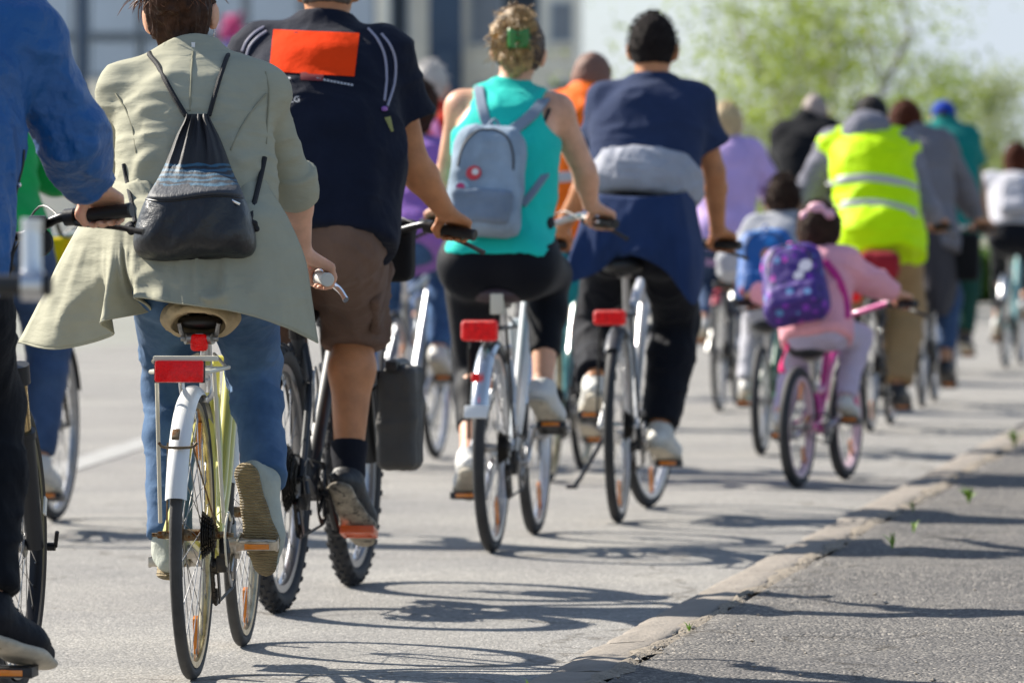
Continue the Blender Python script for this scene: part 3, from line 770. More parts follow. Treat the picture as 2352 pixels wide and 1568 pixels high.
def make_hair(p, J, Rm, hs, m, style='short', res=.006, seed=0., amp=.004):
    c = J['head']; s = hs
    def q(x, y, z): return c + Rm @ (V3(x, y, z) * s)
    S = SDF()
    th = dict(short=.006, crop=.003, medium=.014, bun=.007, long=.016, helmet=.0)[style]
    S.ell(q(0, -.010, .024), V3(.077 + th, .097 + th, .099 + th) * s, Rm, k=.02)
    nz_ = -.062 if style in ('short', 'crop') else -.075
    S.cone(q(0, -.045, -.02), q(0, -.047, nz_), (.052 + th * .6) * s, (.042 + th * .5) * s, k=.04)
    for e in (-1, 1): S.cone(q(e * .05, -.03, 0), q(e * .038, -.045, nz_ * .9), (.028 + th * .5) * s, .02 * s, k=.03)
    if style == 'long':
        S.chain([q(0, -.05, .0), q(0, -.085, -.12), q(0, -.09, -.22)], [.09 * s, .075 * s, .04 * s], k=.04, sq=(Rm @ V3(0, 1, 0), .6))
    if style == 'medium':
        S.chain([q(0, -.045, .02), q(0, -.055, -.085)], [.085 * s, .07 * s], k=.04)
    if style in ('bun',): S.ell(q(-.02, -.11, .03), V3(.045, .04, .045) * s, Rm, k=.02)
    fz = Rm @ V3(0, 1, -.55 if style != 'crop' else -.5); fz = nrm(fz)
    cuts = [(q(0, .052, .06), nrm(Rm @ V3(0, 1, -.75))), (q(0, -.05, nz_ + (.004 if style in ('short', 'crop') else -.3)), Rm @ V3(0, 0, -1))]
    for e in (-1, 1):
        S.ell(q(e * .092, .012, -.040), V3(.027, .045, .048) * s, Rm, sub=True, k=.008)
        if style in ('short', 'crop', 'bun'): S.ell(q(e * .088, -.012, -.030), V3(.021, .030, .046) * s, Rm, sub=True, k=.006)
    V, F = S.mesh(res, cuts=cuts, smooth=1)
    V = wrinkle(V, F, amp, (60, 60, 14), warp=.02, seed=seed)
    return mesh_np('hair', V, F, m, p)

def waist_cut(J, f, up=True):
    u = torso_frame(J)[0]; Ls = np.linalg.norm(J['sc'] - J['hip']); return (J['hip'] + u * Ls * f, u if up else -u)

def make_top(p, J, m, name='shirt', g=.016, sleeve=.62, hem=-.10, res=.008, wr=.010, fat=1., w=1., hump=.03, long=False, folds=(), seed=0., belly=0., flare=0., fx=(5, 5, 13), loose=.0, both=True, waist=1., collar=True, sleeve_g=.012, neck_z=.055, cuff=None, sk=.05):
    """shirt, tee, jacket: torso, sleeves cut square, hem below the hips"""
    s = J['s']; S = SDF(); u, x, b = torso_frame(J)
    add_torso(S, J, g, fat=fat, w=w, hump=hump, k=.085, belly=belly, waist=waist)
    Ls = np.linalg.norm(J['sc'] - J['hip'])
    hp = J['hip'] + u * hem * s
    Rm = np.stack([x, b, u], 1)
    S.cone(J['hip'] + u * Ls * .45 + b * .01, hp - u * .08, (.155 * fat * waist) * s + g, (.172 * fat + flare) * s + g, k=.06, sq=(b, .74), cuts=[(hp, -u)])
    if hem < .12: add_seat(S, J, g * .9 + flare * .4, k=.06, fat=fat, cuts=[(hp, -u)])
    for n in ('l', 'r'):
        sh, el, wr_ = J['s' + n], J['e' + n], J['w' + n]
        if sleeve is None: continue
        if long:
            fa = nrm(wr_ - el); e2 = el + (wr_ - el) * (sleeve if sleeve > 0 else .93); mid = el + (e2 - el) * .4
            S.cone(sh, el, .058 * s + g + sleeve_g, .048 * s + g + sleeve_g * .8, k=sk); S.cone(el, mid, .048 * s + g + sleeve_g * .8, .046 * s + g + sleeve_g * .7, k=.035)
            S.cone(mid, e2 + fa * .04, .046 * s + g + sleeve_g * .7, (.031 * s + g + sleeve_g * .45) if cuff is None else .044 * s + g + sleeve_g * .7, k=.03, cuts=[(e2, fa)])
            if cuff: S.cone(e2 - fa * (cuff[0] - .01), e2 + fa * .05, .046 * s + g + cuff[1], .045 * s + g + cuff[1], k=.004, cuts=[(e2, fa), (e2 - fa * cuff[0], -fa)])
        else:
            d = nrm(el - sh); e = sh + (el - sh) * sleeve
            S.cone(sh - u * .010 * s, e + d * .06, .055 * s + g * .8 + sleeve_g * .4, .056 * s + g + sleeve_g * 1.7, k=sk, cuts=[(e, d)])
    hn = J['sc'] + u * (neck_z + .055) * s
    hv = nrm(J['head'] - hn)
    if collar: S.cone(J['sc'] + u * .03 * s, hn + hv * .05, .066 * s + g, .052 * s + g, k=.045, cuts=[(hn, hv)])
    V, F = S.mesh(res, cuts=[(hp, -u)], smooth=2)
    V = wrinkle(V, F, wr, fx, folds=folds, seed=seed)
    o = mesh_np(name, V, F, m, p); return o
def make_trousers(p, J, m, name='trousers', g=.014, fat=1., res=.008, wr=.008, length=.95, calf=1., seed=0., fx=(9, 9, 12), flare=0., waist=.22, folds=(), kfat=1.):
    s = J['s']; S = SDF(); u, x, b = torso_frame(J); Rm = np.stack([x, b, u], 1); Ls = np.linalg.norm(J['sc'] - J['hip'])
    wc = (J['hip'] + u * Ls * waist, u)
    S.ell(J['hip'] + u * .02, V3(.168 * fat, .122 * fat, .125) * s + g, Rm, k=.04, cuts=[wc])
    S.ell(J['hip'] + u * Ls * .25, V3(.152 * fat, .108 * fat, .13) * s + g, Rm, k=.05, cuts=[wc])
    add_seat(S, J, g, k=.045, fat=fat)
    for n in ('l', 'r'):
        kn, a = J['k' + n], J['a' + n]
        if length <= 1.0 and length > 0:
            e = kn + (a - kn) * length; d = nrm(a - kn)
            S.cone(J['h' + n], kn, .090 * s * fat + g, .060 * s * kfat + g, k=.045)
            m1 = kn + (a - kn) * .32
            S.cone(kn, m1, .060 * s * kfat + g, .060 * s * calf + g, k=.04); S.cone(m1, e + d * .05, .060 * s * calf + g, .042 * s + g + flare, k=.03, cuts=[(e, d)])
        else:      # shorts: cut length given as -fraction of the thigh
            fr = -length; d = nrm(kn - J['h' + n])
            if fr <= 1.:
                e = J['h' + n] + (kn - J['h' + n]) * fr; S.cone(J['h' + n], e + d * .06, .092 * s * fat + g, .075 * s * kfat + g + flare, k=.045, cuts=[(e, d)])
            else:
                d = nrm(a - kn); e = kn + (a - kn) * (fr - 1.)
                S.cone(J['h' + n], kn, .092 * s * fat + g, .068 * s * kfat + g, k=.045); S.cone(kn, e + d * .06, .068 * s * kfat + g, .066 * s * kfat + g + flare, k=.04, cuts=[(e, d)])
    V, F = S.mesh(res, smooth=2); V = wrinkle(V, F, wr, fx, seed=seed, folds=folds)
    return mesh_np(name, V, F, m, p)
def make_socks(p, J, m, top=.35, g=.004, which=('l', 'r')):
    for n in which:
        S = SDF(); kn, a = J['k' + n], J['a' + n]; d = nrm(a - kn); e = a + (kn - a) * top
        S.cone(e - d * .04, a, .050 * J['s'] + g, .038 * J['s'] + g, k=.02, cuts=[(e, -d)]); S.cone(a, a + d * .03, .038 * J['s'] + g, .036 * J['s'], k=.02)
        V, F = S.mesh(.006); mesh_np('sock', V, F, m, p)
def place(o, fr): o.location = fr.o; o.rotation_euler = (0, 0, -fr.th); return o
def strip(pts, w, th=.003, n=6, up=None):
    """flat strap along a curve; returns MB"""
    m = MB(); m.tube(catmull(pts, n), w, 8, flat=th / w); return m

def ribbon(pts, nr, w, th=.003, n=6):
    """flat strap: nr is the outward normal (one vector or one for each point)"""
    C = catmull(pts, n); m = MB(); k = len(C); G = []
    N = [np.asarray(nr, float)] * k if np.ndim(nr) == 1 else catmull(nr, n)
    for i in range(k):
        t = nrm(C[min(i + 1, k - 1)] - C[max(i - 1, 0)]); q = nrm(N[i]); a = nrm(np.cross(t, q)); q = np.cross(a, t)
        G.append([C[i] + a * w + q * th * .3, C[i] + a * w * .85 + q * th, C[i] - a * w * .85 + q * th, C[i] - a * w + q * th * .3, C[i] - a * w - q * th, C[i] + a * w - q * th])
    m.grid(np.asarray(G), closed_u=True); m.add(G[0], [tuple(range(6))]); m.add(G[-1], [tuple(range(6))]); return m
def bvh(o): 
    me = o.data; return BVHTree.FromPolygons([v.co for v in me.vertices], [p.vertices for p in me.polygons])
def stick(t, p, d=(0, 1, 0), back=.6, off=.003):
    """drop a local point onto a surface along d, starting behind it"""
    p = Vector(p); d = Vector(d).normalized(); h = t.ray_cast(p - d * back, d, back * 2.5)
    if h[0] is None:
        h = t.find_nearest(p)
        return np.array(h[0] + h[1] * off)
    return np.array(h[0] - d * off)
# ------------------------------------------------------------------ the setting
RTH = R(9.0); EF = Vector((math.sin(RTH), math.cos(RTH), 0)); ER = Vector((math.cos(RTH), -math.sin(RTH), 0))
K0 = Vector((.075, 13.46, 0))            # a point on the kerb's road-side edge
def road_pt(a, f, z=0.): return K0 + ER * a + EF * f + Vector((0, 0, z))
def sheet(name, rect, z, m, nx=2, ny=2, kind='structure', fz=None):
    a0, a1, f0, f1 = rect; G = []
    for j in range(ny):
        G.append([road_pt(a0 + (a1 - a0) * i / (nx - 1), f0 + (f1 - f0) * j / (ny - 1), z) for i in range(nx)])
    q = MB(); q.grid(np.array([[tuple(p) for p in r] for r in G])); o = q.build(name, m)
    return tag(o, kind=kind)

def asphalt(name, c1, c2, chip, sc, bump, stain=(.0, (0, 0, 0)), crack=None):
    m = bpy.data.materials.new(name); m.use_nodes = True; nt = m.node_tree; b = nt.nodes['Principled BSDF']; lk = nt.links.new
    N = nt.nodes.new; t = N('ShaderNodeTexCoord'); b.inputs['Roughness'].default_value = .9; b.inputs['Specular IOR Level'].default_value = .3
    v = N('ShaderNodeTexVoronoi'); v.inputs['Scale'].default_value = sc; v.inputs['Randomness'].default_value = 1; lk(t.outputs['Object'], v.inputs['Vector'])
    w = N('ShaderNodeSeparateColor'); lk(v.outputs['Color'], w.inputs['Color'])
    r = N('ShaderNodeValToRGB'); e = r.color_ramp.elements; e[0].position = .0; e[0].color = (*c1, 1); e[1].position = .86; e[1].color = (*c2, 1)
    x = r.color_ramp.elements.new(.97); x.color = (*chip, 1)
    lk(w.outputs['Red'], r.inputs['Fac'])
    n = N('ShaderNodeTexNoise'); n.inputs['Scale'].default_value = .9; n.inputs['Detail'].default_value = 8; n.inputs['Roughness'].default_value = .65; lk(t.outputs['Object'], n.inputs['Vector'])
    r2 = N('ShaderNodeValToRGB'); r2.color_ramp.elements[0].position = .3; r2.color_ramp.elements[1].position = .75
    r2.color_ramp.elements[0].color = (.70, .70, .72, 1); r2.color_ramp.elements[1].color = (1.12, 1.10, 1.06, 1); lk(n.outputs['Fac'], r2.inputs['Fac'])
    mm = N('ShaderNodeMix'); mm.data_type = 'RGBA'; mm.blend_type = 'MULTIPLY'; mm.inputs['Factor'].default_value = 1
    lk(r.outputs['Color'], mm.inputs['A']); lk(r2.outputs['Color'], mm.inputs['B']); last = mm.outputs['Result']
    if stain[0]:
        n3 = N('ShaderNodeTexNoise'); n3.inputs['Scale'].default_value = 2.2; n3.inputs['Detail'].default_value = 9; n3.inputs['Roughness'].default_value = .7
        q = N('ShaderNodeMapping'); q.inputs['Scale'].default_value = (.5, 2.5, 1); lk(t.outputs['Object'], q.inputs['Vector']); lk(q.outputs['Vector'], n3.inputs['Vector'])
        r3 = N('ShaderNodeValToRGB'); r3.color_ramp.elements[0].position = stain[0]; r3.color_ramp.elements[1].position = stain[0] + .16
        lk(n3.outputs['Fac'], r3.inputs['Fac']); m3 = N('ShaderNodeMix'); m3.data_type = 'RGBA'; m3.inputs['B'].default_value = (*stain[1], 1)
        lk(r3.outputs['Color'], m3.inputs['Factor']); lk(last, m3.inputs['A']); last = m3.outputs['Result']
    if crack:      # thin wandering cracks, darker with dirt
        cn = N('ShaderNodeTexNoise'); cn.inputs['Scale'].default_value = 2.3; cn.inputs['Detail'].default_value = 7; lk(t.outputs['Object'], cn.inputs['Vector'])
        va = N('ShaderNodeVectorMath'); va.operation = 'MULTIPLY_ADD'; va.inputs[1].default_value = (.9, .9, 0); lk(cn.outputs['Color'], va.inputs[0]); lk(t.outputs['Object'], va.inputs[2])
        cv = N('ShaderNodeTexVoronoi'); cv.feature = 'DISTANCE_TO_EDGE'; cv.inputs['Scale'].default_value = crack[0]; lk(va.outputs[0], cv.inputs['Vector'])
        cr = N('ShaderNodeValToRGB'); cr.color_ramp.elements[0].position = crack[1] * .3; cr.color_ramp.elements[0].color = (.55, .53, .5, 1); cr.color_ramp.elements[1].position = crack[1]; cr.color_ramp.elements[1].color = (1, 1, 1, 1); lk(cv.outputs['Distance'], cr.inputs['Fac'])
        cm_ = N('ShaderNodeMix'); cm_.data_type = 'RGBA'; cm_.blend_type = 'MULTIPLY'; cm_.inputs['Factor'].default_value = 1; lk(last, cm_.inputs['A']); lk(cr.outputs['Color'], cm_.inputs['B']); last = cm_.outputs['Result']
    lk(last, b.inputs['Base Color'])
    k = N('ShaderNodeBump'); k.inputs['Distance'].default_value = bump; k.inputs['Strength'].default_value = 1; lk(v.outputs['Distance'], k.inputs['Height']); k.invert = True
    n2 = N('ShaderNodeTexNoise'); n2.inputs['Scale'].default_value = 14; n2.inputs['Detail'].default_value = 6; lk(t.outputs['Object'], n2.inputs['Vector'])
    k2 = N('ShaderNodeBump'); k2.inputs['Distance'].default_value = bump * 1.5; lk(n2.outputs['Fac'], k2.inputs['Height']); lk(k.outputs['Normal'], k2.inputs['Normal']); lk(k2.outputs['Normal'], b.inputs['Normal'])
    return m
M_ROAD = asphalt('road_asphalt', (.195, .19, .18), (.32, .31, .29), (.45, .43, .40), 130, .003, (.62, (.40, .385, .355)), crack=(.42, .006))
M_PAVE = asphalt('pavement_asphalt', (.075, .073, .072), (.185, .175, .163), (.38, .35, .31), 120, .006, (.68, (.26, .235, .205)), crack=(.8, .010))
M_KERB = mat('kerb_stone', (.235, .205, .172), .9, bump=[(9, .012), (60, .006), (260, .0015)], var=(5, .2), wear=(14, .62, (.25, .22, .19)))
M_DIRT = mat('dirt', (.26, .22, .17), .95, bump=[(50, .01), (200, .004)], var=(25, .4))
M_GROUND = mat('far_ground', (.22, .22, .19), .95, var=(.4, .2))
sheet('ground', (-1500, 1500, -400, 3000), -.02, M_GROUND)
sheet('road', (-9.0, .02, -14, 220), 0., M_ROAD)
# pavement: a sheet with a slow unevenness
def pavement():
    q = MB(); G = []; nf = 160; na = 30
    for j in range(nf + 1):
        f = -3 + 30 * (j / nf) ** 1.15 + (170 * ((j / nf - .9) / .1) ** 2 if j / nf > .9 else 0); row = []
        for i in range(na + 1):
            a = .175 + 5.0 * (i / na) ** 1.5
            p = road_pt(a, f); z = .035 + .012 * float(vnoise(np.array([[a * 2.1, f * 1.3, 3.]]))[0]) + .006 * float(vnoise(np.array([[a * 9, f * 7, 7.]]))[0])
            if i == 0: z -= .02
            row.append((p.x, p.y, z))
        G.append(row)
    q.grid(np.asarray(G)); tag(q.build('pavement', M_PAVE), kind='structure')
pavement()
# lane line
M_LINE = mat('road_paint', (.37, .365, .35), .85, wear=(7, .46, (.30, .295, .28)), bump=[(150, .002)])
def stripe(p0, p1, w, z=.004):
    d = (p1 - p0).normalized(); n = Vector((d.y, -d.x, 0)) * w * .5; q = MB(); N = 10
    q.grid(np.array([[tuple(p0 + (p1 - p0) * (i / N) - n + Vector((0, 0, z))), tuple(p0 + (p1 - p0) * (i / N) + n + Vector((0, 0, z)))] for i in range(N + 1)]))
    return tag(q.build('lane_marking', M_LINE), kind='structure')
_a = ground(40, 1110); _b = ground(345, 1012); stripe(_a - (_b - _a) * .3, _b + (_b - _a) * 1.2, .17)
# kerb of separate stones
kerb = empty('kerb', K0, -RTH); tag(kerb, kind='structure')
_L = .94
for i in range(-3, 36):
    rr = random.Random(i); n = 10; G = []
    prof = [(-.008, -.12), (-.004, -.01), (.002, .012), (.010, .024), (.026, .031), (.06, .034), (.11, .036), (.150, .037), (.164, .032), (.170, .02), (.172, -.12)]
    V_ = []
    for j in range(n + 1):
        f = i * _L + .006 + (_L - .012) * j / n
        for (a, z) in prof:
            ed = .014 if j in (0, n) else 0
            qn = vnoise(np.array([[a * 21 + i * 3.1, f * 17, z * 20]]))[0]; q2 = vnoise(np.array([[a * 7, f * 4.7 + i, 4.]]))[0]
            big = max(0, qn) ** 2 * (.016 if (a < .03 or a > .14) else .004)
            V_.append((a + (.004 * q2 if a < .02 else 0) + (big if a < .03 else -big), f, z - ed * (.6 if z > 0 else 0) - big * .6 + .003 * q2 + rr.uniform(-.002, .002)))
    q = MB(); G = np.asarray(V_).reshape(n + 1, len(prof), 3); q.grid(G); q.add(G[0], [tuple(range(len(prof)))]); q.add(G[-1], [tuple(range(len(prof)))])
    q.build('kerb_stone', M_KERB, kerb, angle=50)
# dirt line and loose grit along the kerb
q = MB(); G = []
for j in range(240):
    f = -1.5 + j * .085; a = .172 + .02 * float(vnoise(np.array([[f * 5, 1., 1.]]))[0]); w = .02 + .018 * float(vnoise(np.array([[f * 9, 5., 1.]]))[0])
    G.append([tuple(road_pt(a - w, f, .036)), tuple(road_pt(a, f, .041)), tuple(road_pt(a + w * 1.5, f, .033))])
q.grid(np.asarray(G)); tag(q.build('dirt_seam', M_DIRT), 'crumbling sandy joint between kerb and pavement', 'dirt', kind='stuff')
M_GRIT = mat('grit', (.34, .30, .25), .9, var=(40, .5))
q = MB()
ico = [(0, 0, 1), (.9, 0, .3), (.28, .85, .3), (-.72, .53, .3), (-.72, -.53, .3), (.28, -.85, .3), (0, 0, -.4)]
icf = [(0, 1, 2), (0, 2, 3), (0, 3, 4), (0, 4, 5), (0, 5, 1), (6, 2, 1), (6, 3, 2), (6, 4, 3), (6, 5, 4), (6, 1, 5)]
for i in range(1500):
    f = random.uniform(-1.5, 12) if i % 3 else random.uniform(-1, 5)
    k = random.random()
    if k < .45: a = .175 + abs(random.gauss(0, .03)); z = .04
    elif k < .9: a = random.uniform(.2, 2.2); z = .036
    else: a = random.uniform(-2.5, -.02); z = .0
    r_ = min(.02, random.uniform(.0018, .005) * (1 + (random.random() < .06) * 1.6)); p = road_pt(a, f, z); an = random.random() * 6
    if k > .9: r_ *= .6
    ca, sa = math.cos(an) * r_, math.sin(an) * r_
    q.add([(p.x + x * ca - y * sa * .7, p.y + x * sa + y * ca * .7, p.z + z_ * r_ * .7) for x, y, z_ in ico], icf)
for (px_, py_, r_) in ((1690, 1440, .011), (1728, 1472, .011), (1742, 1412, .008), (1470, 1575, .016), (1500, 1582, .012), (2010, 1365, .009), (2240, 1355, .008), (1940, 1330, .007), (2200, 1240, .010), (2170, 1300, .009), (1850, 1500, .008), (2105, 1520, .007), (1420, 1555, .014), (1610, 1560, .010), (2300, 1450, .008)):
    p = ground(px_, py_, .042); an = random.random() * 6; ca, sa = math.cos(an) * r_, math.sin(an) * r_
    q.add([(p.x + x * ca - y * sa * .6, p.y + x * sa + y * ca * .6, p.z + z_ * r_ * .7) for x, y, z_ in ico], icf)
tag(q.build('grit', M_GRIT, smooth=False), 'loose grit and small stones on the pavement', 'grit', kind='stuff')
# weeds in the joint
M_WEED = mat('weed_leaf', (.24, .40, .035), .6, var=(30, .4), sss=.0)
def weed(p, h, n, label):
    q = MB(); rr = random.Random(int(p.x * 1000))
    for i in range(n):
        a = rr.random() * 6.28; l = h * rr.uniform(.5, 1.1); lean = rr.uniform(.25, .9); w = l * rr.uniform(.10, .2)
        d = V3(math.cos(a), math.sin(a), 0); sdv = V3(-d[1], d[0], 0); G = []
        for j in range(5):
            t = j / 4; c = np.array(p) + d * lean * l * t * t * .8 + d * .003 + V3(0, 0, l * (t - .35 * t * t * lean)); ww = w * math.sin(pi * min(.97, t * .9 + .08)) * .5
            G.append([c - sdv * ww, c + V3(0, 0, ww * .2), c + sdv * ww])
        q.grid(np.asarray(G))
    tag(q.build('weed', M_WEED), label, 'plant', 'weeds growing in the pavement')
weed(ground(1583, 1448, .04), .030, 7, 'tiny green weed in the kerb joint nearest the camera')
weed(ground(2050, 1258, .04), .06, 9, 'upright yellow-green weed standing on the pavement beside the kerb')
weed(ground(2098, 1222, .04), .05, 8, 'small green weed just behind the upright one')
weed(ground(2098, 1175, .04), .05, 8, 'pale weed clump at the edge of a shadow near the kerb')
weed(ground(2225, 1155, .04), .075, 26, 'bushy green weed tuft, the fullest on the pavement')
weed(ground(2330, 1025, .04), .09, 24, 'farthest green weed tuft at the right edge of the picture')
weed(ground(1215, 1578, .04), .03, 5, 'grass blade sprouting from the kerb at the bottom edge')

# ------------------------------------------------------------------ buildings far behind
M_GLASSF = mat('facade_glass', (.37, .45, .56), .35, spec=.4, var=(.25, .12)); M_MULL = mat('facade_mullion', (.11, .145, .19), .5)
M_SPAN = mat('facade_panel', (.45, .52, .60), .5, var=(.3, .1)); M_CREAM = mat('cream_render', (.88, .83, .72), .85, var=(.6, .08), bump=[(8, .01)])
M_DARKW = mat('dark_window', (.03, .04, .055), .4, spec=.2); M_CURT = mat('net_curtain', (.22, .245, .28), .8, var=(6, .12)); M_SLATE = mat('slate_cladding', (.03, .06, .11), .55, var=(1, .2))
def pbox(name, m, parent, x0, x1, y0, y1, z0, z1):
    q = MB(); q.box(((x0 + x1) / 2, (y0 + y1) / 2, (z0 + z1) / 2), (abs(x1 - x0) / 2, abs(y1 - y0) / 2, abs(z1 - z0) / 2)); return q.build(name, m, parent, smooth=False)
def PX(x, Y): return (x - 1176) / FPX * Y
def PZ(y, Y): return at(0, y, Y).z
YB = 150.
bA = empty('office_building', (PX(400, YB), YB, 0)); tag(bA, 'blue-grey glass office block filling the top left background', 'building')
ox = bA.location.x
pbox('wall', M_SPAN, bA, PX(-500, YB) - ox, PX(868, YB) - ox, .4, 14, 0, 16)
cols = [(-500, -390), (-385, -275), (-270, -160), (-155, -45), (-40, 62), (70, 168), (205, 318), (328, 440), (450, 560), (570, 690), (700, 780), (790, 862)]
for (x0, x1) in cols:
    for (y0, y1) in ((-560, -330), (-320, -110), (-100, 78), (92, 175)):
        w = pbox('window', M_MULL, bA, PX(x0, YB) - ox, PX(x1, YB) - ox, .22, .42, PZ(y1, YB), PZ(y0, YB))
        pbox('pane', M_GLASSF, w, PX(x0 + 5, YB) - ox, PX(x1 - 5, YB) - ox, .19, .215, PZ(y1 - 4, YB), PZ(y0 + 4, YB))
pbox('plinth', M_CREAM, bA, PX(-500, YB) - ox, PX(868, YB) - ox, .1, .39, 0, PZ(185, YB))
pbox('cornice', M_MULL, bA, PX(-500, YB) - ox, PX(868, YB) - ox, .12, .38, PZ(90, YB), PZ(80, YB))
YC = 128.
bC = empty('apartment_building', (PX(1100, YC), YC, 0)); tag(bC, 'cream apartment house with dark windows behind the woman in turquoise', 'building')
ox = bC.location.x
pbox('wall', M_CREAM, bC, PX(862, YC) - ox, PX(1332, YC) - ox, .3, 12, 0, 14)
for (x0, x1, y0, y1, pm) in ((898, 934, -20, 94, M_DARKW), (898, 934, -260, -120, M_DARKW), (1086, 1148, -30, 98, M_CURT), (1086, 1148, -260, -120, M_DARKW), (1156, 1236, -30, 96, M_DARKW), (1268, 1310, 8, 92, M_CURT), (1268, 1310, -200, -90, M_DARKW), (1100, 1150, 195, 290, M_CURT), (1268, 1310, 190, 300, M_DARKW), (898, 934, 190, 300, M_DARKW)):
    w = pbox('window', M_SPAN, bC, PX(x0 - 5, YC) - ox, PX(x1 + 5, YC) - ox, .22, .32, PZ(y1 + 4, YC), PZ(y0 - 4, YC))
    pbox('pane', pm, w, PX(x0, YC) - ox, PX(x1, YC) - ox, .19, .215, PZ(y1, YC), PZ(y0, YC))
    pbox('sill', M_CREAM, w, PX(x0 - 8, YC) - ox, PX(x1 + 8, YC) - ox, .08, .217, PZ(y1 + 10, YC), PZ(y1 + 5, YC))
for y in (118, 150, 176, 206): pbox('ledge', M_CREAM, bC, PX(1050, YC) - ox, PX(1334, YC) - ox, .12, .28, PZ(y + 10, YC), PZ(y, YC))
pbox('stair_tower', M_SLATE, bC, PX(986, YC) - ox, PX(1062, YC) - ox, -.6, .29, 0, 14)
pbox('tower_shaft', M_SLATE, bC, PX(1000, YC) - ox, PX(1048, YC) - ox, -.9, -.61, 0, PZ(118, YC))
pbox('corner_pilaster', M_CREAM, bC, PX(1316, YC) - ox, PX(1338, YC) - ox, .1, .29, 0, 14)
# lamp post
YL = 70.; lp = empty('lamp_post', (PX(188, YL), YL, 0)); tag(lp, 'dark blurred lamp post in front of the glass office block', 'lamp post')
q = MB(); q.tube([(0, 0, 0), (0, 0, .3), (0, 0, .32), (0, 0, 7.5)], [.11, .11, .075, .065], 14); q.build('post', M_SLATE, lp)
q = MB(); q.tube(catmull([(0, 0, 7.4), (.1, 0, 7.9), (.7, 0, 8.1)], 5), .035, 10); q.box((.95, 0, 8.08), (.3, .1, .05), bev=.03); q.build('lamp_head', M_SLATE, lp)
# flag on the facade
YF = 100.; fl = empty('flag', at(522, 120, YF)); tag(fl, 'blurred pink and blue flag on a thin pole between the two nearest riders', 'flag')
M_PINK = cloth('pink_flag', (.62, .10, .26)); M_BLUF = cloth('blue_flag', (.12, .16, .42))
def flag(name, m, z0, z1, w0):
    G = []
    for i in range(9):
        t = i / 8; z = z0 + (z1 - z0) * t
        G.append([(w0 * (u - .3) * (1 - .3 * t) + .05 * math.sin(7 * t + u * 3), .07 * math.sin(9 * u + 4 * t), z + .08 * u) for u in np.linspace(0, 1, 9)])
    q = MB(); q.grid(np.asarray(G)); o = q.build(name, m, fl); sm = o.modifiers.new('t', 'SOLIDIFY'); sm.thickness = .01
flag('cloth', M_PINK, .62, .18, .42); flag('cloth', M_BLUF, .17, -.18, .36)
q = MB(); gz = -at(522, 120, YF).z; q.tube([(-.14, .02, gz), (-.14, .02, .75)], .02, 8); q.build('pole', M_MULL, fl)

# ------------------------------------------------------------------ trees
M_BARK = mat('bark', (.40, .38, .34), .9, bump=[(20, .01)], var=(8, .3))
def leafmat(name, c):
    m = mat(name, c, .55, var=(1.5, .35)); nt = m.node_tree; b = nt.nodes['Principled BSDF']
    tr = nt.nodes.new('ShaderNodeBsdfTranslucent'); mxs = nt.nodes.new('ShaderNodeMixShader'); out = nt.nodes['Material Output']; mxs.inputs[0].default_value = .45
    src = b.inputs['Base Color'].links[0].from_socket; nt.links.new(src, tr.inputs['Color'])
    nt.links.new(b.outputs[0], mxs.inputs[1]); nt.links.new(tr.outputs[0], mxs.inputs[2]); nt.links.new(mxs.outputs[0], out.inputs['Surface']); return m
LEAF1 = leafmat('spring_leaf', (.25, .325, .025)); LEAF4 = leafmat('fresh_leaf', (.20, .28, .03)); LEAF2 = leafmat('green_leaf', (.10, .20, .025)); LEAF3 = leafmat('pale_leaf', (.28, .33, .12))
def tree(name, label, base, H, spread, lm, nleaf, leaf, seed, first=.18, dens=1.):
    rr = random.Random(seed); t = empty(name, base); tag(t, label, 'tree', 'trees behind the riders')
    q = MB(); tips = []
    def limb(p, d, l, r, dep):
        pts = [p]; rs = [r]; n = 5
        for i in range(n):
            d = nrm(d + V3(rr.gauss(0, .12), rr.gauss(0, .12), rr.gauss(.03, .06))); p = p + d * l / n; pts.append(p); rs.append(r * (1 - .55 * (i + 1) / n))
            if dep > 0: tips.append((p, dep))
        q.tube(pts, rs, 6 if dep else 10, caps=False)
        if dep < 3:
            for k in range(5 if dep == 0 else 4):
                j = rr.randint(2, n) if dep else max(1, n - k) ; a = rr.random() * 6.28
                nd = nrm(d * rr.uniform(.25, .7) + V3(math.cos(a), math.sin(a), rr.uniform(-.05, .6)) * spread)
                limb(pts[j], nd, l * rr.uniform(.45, .68), rs[j] * .6, dep + 1)
    limb(V3(0, 0, 0), V3(0, 0, 1), H * .62, H * .014, 0)
    for k in range(5):
        a = rr.random() * 6.28; limb(V3(0, 0, H * (first + .05 * k)), nrm(V3(math.cos(a) * spread, math.sin(a) * spread, .6)), H * .36, H * .006, 1)
    q.build('trunk', M_BARK, t)
    n = nleaf; tp = [tips[rr.randrange(len(tips))] for _ in range(n)]
    C = np.array([p for p, _ in tp]) + RNG.normal(0, 1, (n, 3)) * H * .026 * dens
    A = RNG.normal(0, 1, (n, 3)); A /= np.linalg.norm(A, axis=1)[:, None]; B_ = np.cross(A, RNG.normal(0, 1, (n, 3))); B_ /= np.linalg.norm(B_, axis=1)[:, None]
    sz = leaf * RNG.uniform(.5, 1.2, (n, 1)); A = A * sz; B_ = B_ * sz * .5
    V = np.stack([C - A, C - B_ * .9, C + A, C + B_ * .9], 1).reshape(-1, 3); F = np.arange(4 * n).reshape(-1, 4)
    mesh_np('crown', V, F, lm, t, smooth=False)
YT = 62.
tree('spring_tree', 'tall loose yellow-green tree in the upper right background', (PX(1915, YT), YT, 0), 5.4, .80, LEAF1, 9500, .046, 3, dens=3.0)
